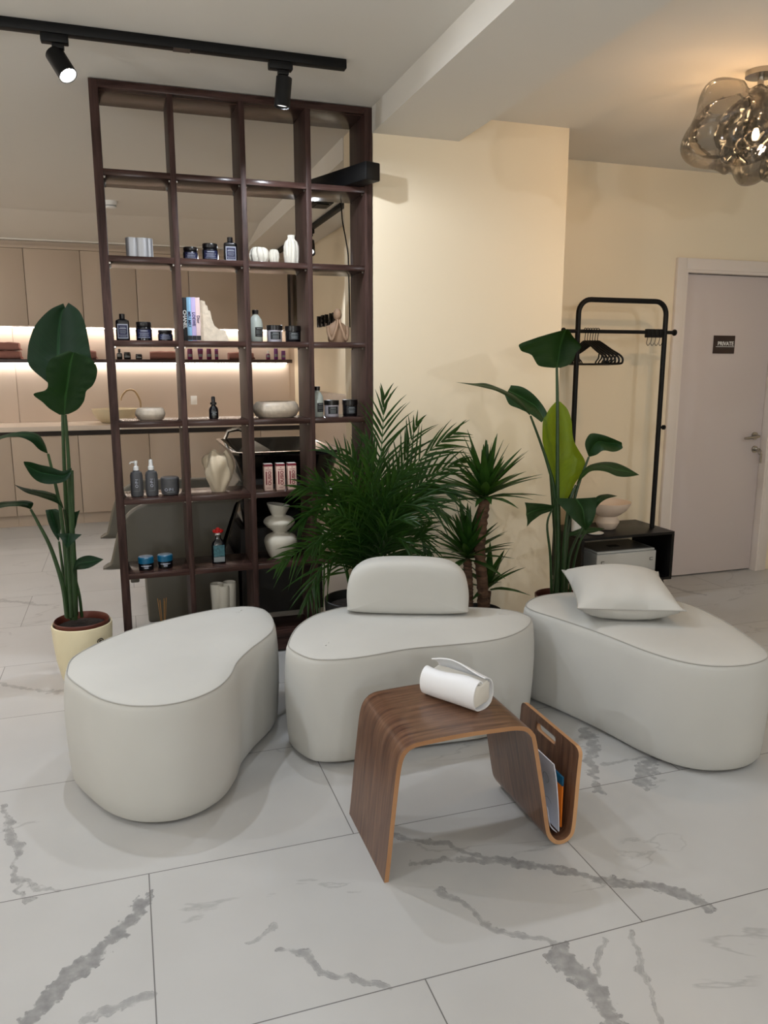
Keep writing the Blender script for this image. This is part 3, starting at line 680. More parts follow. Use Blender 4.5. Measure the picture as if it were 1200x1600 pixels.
# books and bookend
bk = [('bookblack', 'black coffee-table book with white spine lettering', 'CHANEL', 'white', .190), ('bookblue', 'sky blue book between the black and lilac books', 'MIU MIU', 'navyprint', .192), ('booklilac', 'lilac book between the blue and blush books', 'LOEWE', 'navyprint', .192), ('bookpink', 'blush pink book touching the stone bookend', 'Dior', 'navyprint', .191)]
for i, (m_, lb, tx, tm, h) in enumerate(bk):
    x0 = .2675+i*.0195; x1 = x0+.0190
    t = thing('book', lb, 'book', ((x0+x1)/2, SY, ZS[4]), group='books on the middle shelf')
    w = (x1-x0)/2
    MB().box(-w, w, -.062, -.0585, 0, h, .0005).box(-w, -w+.002, -.0585, .07, 0, h).box(w-.002, w, -.0585, .07, 0, h).build('cover', m_, t, False)
    MB().box(-w+.0022, w-.0022, -.058, .066, .003, h-.003).build('pages', 'pages', t, False)
    text_part(tx, .018 if i else .021, T(0, -.0626, h*.50) @ FRONT @ Matrix.Rotation(-PI/2, 4, 'Z'), tm, t, world=False, bold=.0004)
    if i: MB().box(-w*.98, w*.98, -.0624, -.0621, .004, .024).build('spine_band', 'bookblack', t, False)
t = MB()
pf = [(0,0),(.128,0),(.118,.028),(.108,.050),(.082,.054),(.062,.070),(.052,.10),(.046,.135),(.037,.137),(.034,.158),(.026,.160),(.024,.176),(.010,.180),(0,.181)]
t.sharp = True
t.rings([[(p[0], y, p[1]) for p in pf] for y in (-.045, .045)])
o = t.build('stone_bookend', 'travertine'); o.location = (.346, SY, ZS[4]+.0005); tag(o, 'pale travertine bookend with a stepped curved face beside the books', 'bookend')
# clay figure
t = thing('clay_figure', 'tan faceless clay bust with hands to its chin', 'figurine', (1.0, SY, ZS[4]))
m = MB().lathe([(.042,0),(.047,.01),(.050,.05),(.046,.078),(.030,.092),(.014,.100),(.011,.108)], n=32, sx=1.0, sy=.5); m.build('torso', 'statue', t, False)
m = MB().lathe([(0,-.028),(.010,-.026),(.018,-.014),(.0205,0),(.018,.016),(.010,.026),(0,.028)], (.0, -.006, .132), n=24, sy=1.1); m.build('head', 'statue', t, False)
for s_ in (-1, 1):
    MB().tube(catmull([(s_*.046, -.002, .078), (s_*.047, -.012, .045), (s_*.036, -.030, .012), (s_*.022, -.034, .045), (s_*.008, -.030, .085), (s_*.006, -.024, .108)], 6), .0095, 12, r1=.0055).build('arm', 'statue', t, False)
# stone bowls
def bowl(x, w, h, label, m_='stonebowl', z=ZS[3]):
    t = thing('stone_bowl', label, 'bowl', (x, SY, z), group='speckled stone bowls'); r = w/2
    MB().lathe([(r*.72,0),(r*.86,h*.1),(r*.99,h*.42),(r,h*.55),(r*.95,h*.8),(r*.86,h*.96),(r*.80,h),(r*.76,h*.96),(r*.78,h*.7),(r*.7,h*.3),(r*.3,h*.18),(0,h*.17)], n=48, sy=.8, cap1=False).build('body', m_, t, False)
bowl(.108, .134, .056, 'smaller round stone bowl in the left column of the bookcase')
bowl(.690, .224, .076, 'larger flat stone bowl in the third column of the bookcase')
# black spray bottle
t = thing('spray_bottle', 'small black spray bottle alone on the second column shelf', 'bottle', (.394, SY, ZS[3]))
MB().lathe([(.018,0),(.022,.003),(.022,.04),(.019,.052),(.011,.060),(.010,.066)], n=28).build('body', 'bottle', t, False)
MB().lathe([(.015,.066),(.015,.076),(.009,.078),(.009,.100),(.006,.104)], n=24).build('sprayer', 'cap', t, False)
lines(t, .0224, .7, [(.030,.003,.8),(.023,.002,.6),(.018,.002,.7)], 'greyprint')
# charcoal pump set
def charcoal(x, label, pump):
    t = thing('pump_bottle' if pump else 'spray_bottle', label, 'bottle', (x, 3.70, ZS[2]), group='charcoal salon products')
    MB().lathe([(.022,0),(.027,.004),(.028,.018),(.028,.098),(.024,.112),(.014,.118),(.013,.122)], n=36).build('body', 'charcoal', t, False)
    text_part('O·P·I', .019, T(.0, -.0286, .064) @ FRONT @ Matrix.Rotation(PI/2, 4, 'Z'), 'palelabel', t, world=False)
    b = MB(); b.box(.0115, .0125, -.0268, -.0255, .03, .085); b.box(-.014, .012, -.0281, -.0270, .028, .0287); b.build('print', 'greyprint', t, False)
    if pump:
        MB().lathe([(.0125,.122),(.0125,.138),(.006,.141),(.006,.158)], n=24).tube([(0,0,.160),(-.022,0,.159),(-.026,0,.152)], .0038, 8).lathe([(.008,.155),(.008,.165),(.003,.166)], n=20).build('pump', 'whiteplastic', t, False)
    else:
        MB().lathe([(.013,.122),(.0135,.137),(.0095,.139),(.0085,.168),(.006,.170)], n=24).build('sprayer', 'whiteplastic', t, False)
charcoal(.030, 'charcoal pump bottle with white pump at the far left', True)
charcoal(.096, 'charcoal spray bottle with white nozzle beside the pump bottle', False)
t = thing('cosmetic_jar', 'wide charcoal jar beside the charcoal spray bottle', 'jar', (.177, 3.70, ZS[2]), group='charcoal salon products')
MB().lathe([(.030,0),(.038,.006),(.041,.02),(.0415,.060)], n=36).build('body', 'charcoal', t, False)
MB().lathe([(.0415,.0605),(.042,.080),(.038,.085)], n=36).build('lid', 'charcoal', t, False)
text_part('O·P·I', .019, T(-.008, -.0412, .030) @ FRONT, 'palelabel', t, world=False)
lines(t, .0418, .5, [(.018,.0015,.9)], 'greyprint')
# ruffled vase
t = thing('ruffled_vase', 'sand-coloured ruffled coral-like vase on the second column shelf', 'vase', (.403, SY, ZS[2]))
m = MB(); R = []
hh = [(.032,0),(.036,.006),(.040,.02),(.047,.04),(.056,.065),(.063,.095),(.066,.12),(.065,.145),(.060,.165),(.052,.180),(.044,.188)]
def ruff(a, z, k_):
    s_ = 1.6*math.sin(z*24)
    return 1+k_*(.15*math.sin(3*a+s_*.8+.6)+.10*math.sin(6*a-s_+1.0)+.03*math.sin(11*a+z*30))
for i, (r, z) in enumerate(hh):
    k_ = min(1, i/4)
    R.append([(r*ruff(2*PI*j/160, z, k_)*math.cos(2*PI*j/160)*1.02, r*ruff(2*PI*j/160, z, k_)*math.sin(2*PI*j/160)*.8, z+(.012*math.sin(3*2*PI*j/160+2.0)*max(0, i-5)/5)) for j in range(160)])
for (r, z) in ((.038,.180),(.036,.13),(.028,.05)):
    R.append([(r*ruff(2*PI*j/160, z, .6)*math.cos(2*PI*j/160), r*ruff(2*PI*j/160, z, .6)*math.sin(2*PI*j/160)*.8, z) for j in range(160)])
m.rings(R); m.build('body', 'sand', t, False)
# three cartons
for i, (x, lb) in enumerate(((.635, 'left'), (.695, 'middle'), (.751, 'right'))):
    t = thing('product_carton', 'pale pink printed carton, %s of the three upright cartons' % lb, 'box', (x, 3.70, ZS[2]), group='pink cartons in a row')
    MB().box(-.0205, .0205, -.021, .021, 0, .128, .0006).build('carton', 'pinkbox', t, False)
    MB().box(-.0207, .0207, -.0212, .0212, .1165, .1282, .0004).build('top_band', 'maroon', t, False)
    MB().box(-.0195, .0195, -.020, .020, .1283, .1286).build('lid_face', 'white', t, False)
    text_part('OUSIO', .0225, T(.006, -.0213, .060) @ FRONT @ Matrix.Rotation(PI/2, 4, 'Z') , 'maroon', t, world=False, bold=.0006)
    b = MB().box(-.0135, -.0075, -.0214, -.0211, .028, .092).box(-.013, .014, -.0214, -.0211, .099, .1015).box(-.003, .003, -.0214, -.0211, .108, .111).box(-.010, .010, -.0214, -.0211, .012, .0135); b.build('print', 'maroon', t, False)
# blue-lidded pots
for (x, y, lb) in ((.050, 3.70, 'left of the pair of blue-lidded black pots on the lowest stocked shelf'), (.137, 3.715, 'right of the pair of blue-lidded black pots on the lowest stocked shelf')):
    t = thing('cosmetic_pot', lb, 'jar', (x, y, ZS[1]), group='blue-lidded pots')
    MB().lathe([(.030,0),(.034,.003),(.034,.034)], n=32).build('body', 'bottle', t, False)
    MB().lathe([(.0355,.0345),(.0355,.060),(.032,.064)], n=32).build('lid', 'blue', t, False)
    lines(t, .0345, .75, [(.020,.007,.45),(.012,.005,.35),(.022,.003,.95)], 'palelabel')
# red flower bottle
t = thing('flower_bottle', 'dark bottle with teal label and red flower stopper', 'bottle', (.389, 3.72, ZS[1]))
MB().rings([[(p[0], p[1], z) for p in rr(-.033*s, .033*s, -.022*s, .022*s, 0, .018*s, 5)] for (s, z) in ((.95,0),(1,.004),(1,.088),(.9,.100),(.55,.116),(.42,.122),(.40,.140))]).build('body', 'bottle', t, False)
MB().box(-.026, .026, -.0232, -.0224, .036, .092).build('label_patch', 'teal', t, False)
MB().box(-.026, .026, -.0231, -.0223, .010, .034).build('lower_label', 'greyprint', t, False)
MB().lathe([(.010,.1405),(.010,.150)], n=20).build('neck_band', 'white', t, False)
m = MB()
for kx in range(7):
    a = 2*PI*kx/7; rx = .018 if kx else 0
    m.lathe([(0,-.007),(.008,-.005),(.0105,.001),(.007,.007),(0,.009)], (.017*math.cos(a), .017*math.sin(a), .157), n=14)
m.lathe([(0,-.008),(.010,-.006),(.013,.004),(.008,.013),(0,.016)], (0,0,.160), n=18); m.build('flower_stopper', 'red', t, False)
# stacked vase
t = thing('stacked_vase', 'warm white vase of three stacked bulbs with a slanted lip', 'vase', (.694, 3.74, ZS[1]))
R = []
for p_ in catmull([Vector((r, z, 0)) for r, z in ((.044,0),(.056,.010),(.074,.048),(.083,.085),(.072,.110),(.044,.124),(.034,.130),(.044,.142),(.068,.164),(.078,.182),(.066,.200),(.040,.211),(.035,.217),(.043,.235),(.054,.258),(.057,.268),(.051,.266),(.040,.240),(.030,.222))], 4):
    r, z = p_.x, max(0, p_.y)
    tilt = .10*min(1, max(0, (z-.225)/.045))
    R.append([(r*math.cos(2*PI*j/40)+.004*math.sin(z*20), r*math.sin(2*PI*j/40), z-tilt*r*math.cos(2*PI*j/40)*1.6) for j in range(40)])
MB().rings(R).build('body', 'vasegrey', t, False)
# reed diffuser
t = thing('reed_diffuser', 'glass reed diffuser with tan sticks on the bottom shelf', 'diffuser', (.113, 3.72, ZS[0]))
MB().rings([[(p[0], p[1], z) for p in rr(-s, s, -s, s, 0, s*.3, 4)] for (s, z) in ((.026,0),(.028,.004),(.028,.05),(.014,.062),(.012,.075))]).build('bottle', 'glassy', t, False)
for i in range(6): 
    a = i*1.05; MB().tube([(.004*math.cos(a), .004*math.sin(a), .012), (.020*math.cos(a), .014*math.sin(a), .205-.006*(i % 3))], .0018, 6).build('reed', 'reed', t, False)
# lobed vase
t = thing('lobed_vase', 'beige vase of three fused columns on the bottom shelf behind the left ottoman', 'vase', (.404, 3.73, ZS[0]))
m = MB()
for (cx, cy, r, hgt) in ((-.030, .004, .031, .250), (.001, -.014, .029, .244), (.031, .004, .031, .253)):
    m.lathe([(r*.85,0),(r*.9,.06),(r*.92,.12),(r*1.02,.2),(r*1.08,hgt-.01),(r,hgt),(r*.85,hgt-.01),(r*.8,.1)], (cx, cy, 0), n=28)
m.build('body', 'vasegrey', t, False)
# long black bar box across the shelf, with its cable
t = thing('speaker_bar', 'long black box lying across the bookcase and poking past its right side', 'speaker', (1.03, 3.70, ZS[6]+.0005))
m = MB().box(-.040, .040, -.225, .225, 0, .078, .006); bmesh.ops.rotate(m.bm, verts=m.bm.verts, cent=(0,0,0), matrix=Matrix.Rotation(math.radians(20), 3, 'Z')); m.build('housing', 'black', t, False)
MB().tube(catmull([(.93,3.90,2.225),(1.0,3.93,2.235),(1.085,3.98,2.21),(1.105,4.0,2.12),(1.135,4.02,1.99),(1.140,4.02,1.90),(1.142,4.01,1.6)], 6), .0035, 6).build('cable', 'black', t)

# ================================================================ ottomans
def ottoman(out, label, cx, cy, seam_z=.40):
    t = thing('bean_ottoman', label, 'ottoman', (cx, cy, 0), group='off white bean-shaped ottomans')
    P = resample(catmull([Vector((x, y, 0)) for x, y in out], 10, True), 140)
    ar = sum(P[i].x*P[(i+1) % 140].y-P[(i+1) % 140].x*P[i].y for i in range(140))
    if ar < 0: P.reverse()
    def off(d, z, Q=P):
        R = []; n = len(Q)
        for i in range(n):
            tn = (Q[(i+2) % n]-Q[(i-2) % n]).normalized(); nm = Vector((tn.y, -tn.x, 0))
            p = Q[i]-nm*d; R.append((p.x, p.y, z))
        return R
    side = [(.030,.010),(.014,.014),(.005,.030),(.000,.08),(-.004,.16),(-.006,.24),(-.004,.31),(0,.36),(.003,.385),(.008,seam_z-.004),(.012,seam_z)]
    m = MB(); m.rings([off(d, z) for d, z in side], True, True, False); m.build('side_cover', 'fabric', t)
    top = [(.012,seam_z),(.020,seam_z+.004),(.040,seam_z+.010),(.070,seam_z+.014),(.105,seam_z+.017),(.14,seam_z+.018)]
    m = MB(); V = m.rings([off(d, z) for d, z in top], True, False, False)
    bmesh.ops.triangle_fill(m.bm, use_beauty=True, use_dissolve=False, edges=[e for e in m.bm.edges if e.is_boundary and all(abs(v.co.z-(seam_z+.018)) < 1e-6 for v in e.verts)])
    for f in m.bm.faces: f.smooth = True
    m.build('seat_top', 'fabric', t)
    MB().tube(off(.0105, seam_z+.001), .0023, 8, closed=True).build('seam', 'seam', t)
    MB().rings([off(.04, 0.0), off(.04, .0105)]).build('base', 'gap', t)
    return t
OL = [(-.248,2.655),(-.234,2.783),(-.153,2.91),(-.041,3.02),(.081,3.093),(.21,3.152),(.345,3.188),(.451,3.175),(.510,3.105),(.523,2.969),(.499,2.841),(.446,2.747),(.387,2.665),(.324,2.554),(.288,2.448),(.236,2.357),(.161,2.296),(.083,2.272),(.009,2.28),(-.063,2.313),(-.138,2.39),(-.198,2.501),(-.237,2.59)]
OM = [(.521,2.722),(.504,2.63),(.55,2.510),(.627,2.466),(.745,2.458),(.919,2.479),(1.063,2.470),(1.215,2.463),(1.334,2.488),(1.452,2.564),(1.521,2.664),(1.500,2.752),(1.44,2.815),(1.331,2.875),(1.18,2.94),(1.0,3.01),(.848,3.043),(.765,3.023),(.671,2.968),(.584,2.862)]
OR_ = [(1.566,2.828),(1.555,2.74),(1.6,2.612),(1.649,2.459),(1.68,2.337),(1.708,2.207),(1.752,2.095),(1.820,2.017),(1.914,1.979),(2.022,1.980),(2.118,2.032),(2.182,2.18),(2.24,2.42),(2.245,2.62),(2.16,2.78),(2.04,2.87),(1.891,2.92),(1.785,2.934),(1.664,2.912)]
ottoman(OL, 'off white bean-shaped ottoman nearest the left, in front of the bookcase', .15, 2.7)
mo = ottoman(OM, 'off white bean-shaped seat with a rounded backrest, between two ottomans', 1.0, 2.7)
ottoman(OR_, 'off white bean-shaped ottoman on the right with a cushion on top', 1.9, 2.45)
def inflate(outline, depth, r, org, ax, nrm):
    # outline in (u, z); rounded slab standing at org
    n = len(outline); cu = sum(p[0] for p in outline)/n; cz = sum(p[1] for p in outline)/n
    R = []
    prof = [(.30,-.5),(.62,-.49),(.82,-.46),(.93,-.40),(.985,-.30),(1,-.15),(1,.15),(.985,.30),(.93,.40),(.82,.46),(.62,.49),(.30,.5)]
    for s, d in prof:
        R.append([tuple(org+ax*(cu+(u-cu)*s)+nrm*(d*depth)+Vector((0,0,1))*max(0.002, (cz+(z-cz)*s))) for u, z in outline])
    return MB().rings(R)
ax = Vector((.459,-.178,0)).normalized(); nv = Vector((ax.y, -ax.x, 0))
ol = [tuple(p)[:2] for p in catmull([Vector(p+(0,)) for p in ((-.236,.012),(-.245,.03),(-.245,.10),(-.225,.17),(-.17,.212),(-.08,.226),(.08,.226),(.17,.212),(.225,.17),(.245,.10),(.245,.03),(.236,.012),(.12,.004),(-.12,.004))], 6, True)]
bb = inflate(ol, .13, .05, Vector((1.045,2.845,.4165)), ax, nv).build('backrest', 'fabric', mo)

# cushion on the right ottoman
t = thing('cushion', 'square off white cushion lying on the right ottoman', 'cushion', (1.88, 2.60, .418))
m = MB(); N_ = 22; R1 = []; R2 = []
def cus(u, v, s):
    e = 1-.10*(1-abs(v)**2)*abs(u)**3; f = 1-.10*(1-abs(u)**2)*abs(v)**3
    x = u*.205*e; y = v*.205*f
    h = .094*((max(0,1-u**2))**.50)*((max(0,1-v**2))**.50)
    wr = .0035*math.sin(9*u+3*v)*(1-u*u)*(1-v*v)*abs(v)**2 + .004*math.sin(11*u+1)*max(0, -v)**3*(1-v*v)*6
    z = s*h+(wr if s > 0 else 0)
    lo = .058+.010*u*u*v*v
    if s < 0: z = max(z, -.058)
    return Vector((x, y, z+lo))
Rz = Matrix.Rotation(math.atan2(-.15, .36), 3, 'Z'); Rx = Matrix.Rotation(math.radians(6), 3, 'X')
def place(p):
    q = Rx @ (p-Vector((0,-.2,0)))+Vector((0,-.2,0)); return tuple(Rz @ q)
for s, RR in ((1, R1), (-1, R2)):
    for i in range(N_+1):
        RR.append([place(cus(-1+2*i/N_, -1+2*j/N_, s)) for j in range(N_+1)])
m.rings(R1, closed=False); m.rings(R2, closed=False); m.build('cover', 'fabric', t, False)
ed = [(-1+2*i/20, -1) for i in range(20)]+[(1, -1+2*i/20) for i in range(20)]+[(1-2*i/20, 1) for i in range(20)]+[(-1, 1-2*i/20) for i in range(20)]
MB().tube([place(cus(u, v, 1)) for u, v in ed], .0025, 6, closed=True).build('piping', 'seam', t, False)

# ================================================================ bent plywood side table
t = thing('bentwood_table', 'walnut bent plywood side table with a built-in magazine pocket', 'side table', (.9, 1.99, 0))
cl = [(.609,0.0),(.6155,.06),(.628,.19),(.640,.30),(.648,.350),(.660,.378),(.682,.394),(.72,.399),(.83,.403),(.95,.401),(1.0,.398),(1.030,.389),(1.047,.372),(1.057,.345),(1.088,.19),(1.108,.075),(1.119,.037),(1.139,.014),(1.163,.0075),(1.185,.016),(1.198,.038),(1.203,.10),(1.207,.20),(1.211,.27),(1.2125,.300)]
C_ = catmull([Vector((x, 0, z)) for x, z in cl], 5); TH = .0065
L_ = [0.0]
for a, b_ in zip(C_[:-1], C_[1:]): L_.append(L_[-1]+(b_-a).length)
LT = L_[-1]; YA, YB = 1.815, 2.168
m = MB(); ny = 14
def sheet(i, side, y):
    a = C_[max(i-1, 0)]; b_ = C_[min(i+1, len(C_)-1)]; tg = (b_-a).normalized(); nm = Vector((-tg.z, 0, tg.x))
    p = C_[i]+nm*side*TH
    return (p.x, y, max(p.z, 0.0))
grid = {}
for side in (1, -1):
    for i in range(len(C_)):
        rem = LT-L_[i]; sh = 0.0
        if rem < .022: sh = .022-math.sqrt(max(0, .022**2-(.022-rem)**2))
        for j in range(ny+1):
            y = YA+sh+(YB-YA-2*sh)*j/ny; grid[(side, i, j)] = m.v(sheet(i, side, y))
U = lambda i, j: (L_[i], .35*j/ny)
n_ = len(C_)
for i in range(n_-1):
    for j in range(ny):
        for side in (1, -1):
            q = [(i,j),(i+1,j),(i+1,j+1),(i,j+1)]
            m.face([grid[(side,)+k] for k in q], [U(*k) for k in q])
m.mi = 1
for i in range(n_-1):
    for j in (0, ny):
        m.face([grid[(1,i,j)], grid[(1,i+1,j)], grid[(-1,i+1,j)], grid[(-1,i,j)]], [(L_[i],0),(L_[i+1],0),(L_[i+1],.013),(L_[i],.013)])
for j in range(ny):
    for i in (0, n_-1):
        m.face([grid[(1,i,j)], grid[(1,i,j+1)], grid[(-1,i,j+1)], grid[(-1,i,j)]], [(.02*j,0),(.02*j+.02,0),(.02*j+.02,.013),(.02*j,.013)])
body = m.build('bent_sheet', ['walnut', 'ply'], t, weld=False)
# handle slot cut through the outer wing
cm = MB(); sl = []
for (cy, a0) in ((2.045, 0), (1.955, PI)):
    for k in range(9):
        a = a0-PI/2+PI*k/8; sl.append((cy+.0125*math.cos(a), .262+.0125*math.sin(a)))
cm.rings([[(x, y, z) for y, z in sl] for x in (1.16, 1.26)])
bmesh.ops.recalc_face_normals(cm.bm, faces=cm.bm.faces); cm.mi = 0
bmesh.ops.translate(cm.bm, verts=cm.bm.verts, vec=(-.9, -1.99, 0))
cme = bpy.data.meshes.new('cut'); cm.bm.to_mesh(cme); cm.bm.free(); cme.materials.append(MT['ply'])
co = bpy.data.objects.new('cut', cme); COL.objects.link(co); co.location = t.location
bo = body.modifiers.new('slot', 'BOOLEAN'); bo.operation = 'DIFFERENCE'; bo.object = co; bo.solver = 'EXACT'; bo.material_mode = 'TRANSFER'
bpy.context.view_layer.update()
nm_ = bpy.data.meshes.new_from_object(body.evaluated_get(bpy.context.evaluated_depsgraph_get()))
body.modifiers.clear(); body.data = nm_; bpy.data.objects.remove(co)
# brochures in the pocket
def leaflet(name, pts, y0, y1, m_, label, cat, thick=.003):
    P = catmull([Vector((x, 0, z)) for x, z in pts], 6); mm = MB(); R = []
    for i in range(len(P)):
        a = P[max(i-1,0)]; b_ = P[min(i+1, len(P)-1)]; tg = (b_-a).normalized(); nm = Vector((-tg.z, 0, tg.x))*thick/2
        R.append([(P[i]+s*nm).to_tuple()[0:1]+(y,)+((P[i]+s*nm).z,) for s, y in ((1,y0),(1,y1),(-1,y1),(-1,y0))])
    mm.sharp = True; mm.rings(R)
    return mm, P
mm, P = leaflet('b', [(1.166,.026),(1.161,.10),(1.149,.20),(1.139,.250)], 1.84, 2.05, 'paper', '', '')
br = thing('brochure', 'white brochure with faint circles standing in the table pocket', 'brochure', (1.14, 1.94, .02))
mm.build('pages', 'paper', br)
mm, P = leaflet('b', [(1.162,.021),(1.143,.040),(1.134,.065),(1.126,.11)], 1.845, 2.05, 'paper', '', '', .002)
mm.build('back_leaf', 'paper', br)
for (cz, r) in ((.175,.016),(.085,.022)):
    tt = MB(); 
    tt.tube([(1.1533-.13*(cz-.15)+r*math.sin(k*PI/12)*-.13, 1.90+r*math.cos(k*PI/12), cz+r*math.sin(k*PI/12)) for k in range(24)], .0008, 4, closed=True); tt.build('circle_print', 'greyprint', br)
bk_ = thing('booklet', 'small orange booklet with blue head behind the white brochure', 'booklet', (1.175, 1.95, .02))
MB().box(1.1775,1.1825,1.852,2.0,.030,.165,.0005).build('cover', 'orange', bk_)
MB().box(1.1773,1.1827,1.8518,2.0002,.1655,.195,.0005).build('head_band', 'blue', bk_)

# white padded roll on the table top
t = thing('padded_roll', 'white leatherette padded roll lying on the walnut table', 'bolster', (.90, 2.02, .4095))
a_ = math.atan2(.144, -.087); axd = Vector((math.cos(a_), math.sin(a_), 0)); sd = Vector((axd.y, -axd.x, 0))
def rp(l, s, z): p = axd*l+sd*s; return (p.x, p.y, z)
m = MB(); pr = []
sec = [(-.004,.080),(-.012,.090),(-.028,.092),(-.046,.080),(-.056,.056),(-.054,.028),(-.038,.007),(-.010,.0),(.020,.0),(.044,.010),(.056,.034),(.055,.062),(.046,.084),(.030,.099),(.006,.110)]
S_ = catmull([Vector((s, z, 0)) for s, z in sec], 4); ns = len(S_)
R = []
for k in range(15):
    l = -.098+.196*k/14; sc_ = 1-.05*abs(l/.098)**6
    tk = .0035; o1 = []; i1 = []
    for i in range(ns):
        a = S_[max(i-1,0)]; b_ = S_[min(i+1,ns-1)]; tg = (b_-a).normalized(); nm = Vector((tg.y, -tg.x, 0))
        p = S_[i]; open_ = .014*math.sin(l*24+1)*(i/ns)**4-.008*math.sin(l*30)*(1-i/ns)**5
        q0 = p+nm*tk*-1; o1.append(rp(l, p.x*sc_, p.y*(.96+.04*sc_)+open_)); i1.append(rp(l, q0.x*sc_, max(.0005, q0.y+open_)))
    R.append(o1+list(reversed(i1)))
m.rings(R); m.build('wrap', 'leather', t, False)
m = MB(); R = []
for l in (-.094,-.090,-.06,0,.06,.090,.094):
    k = .80 if abs(l) > .092 else (.96 if abs(l) > .08 else 1)
    R.append([rp(l, (s*.045*k), .045+z*.036*k) for s, z in ((-1,-.75),(-.75,-1),(.75,-1),(1,-.75),(1,.7),(.7,1),(-.2,.85),(-.8,1),(-1,.7))])
m.rings(R); m.build('core', 'core', t, False)

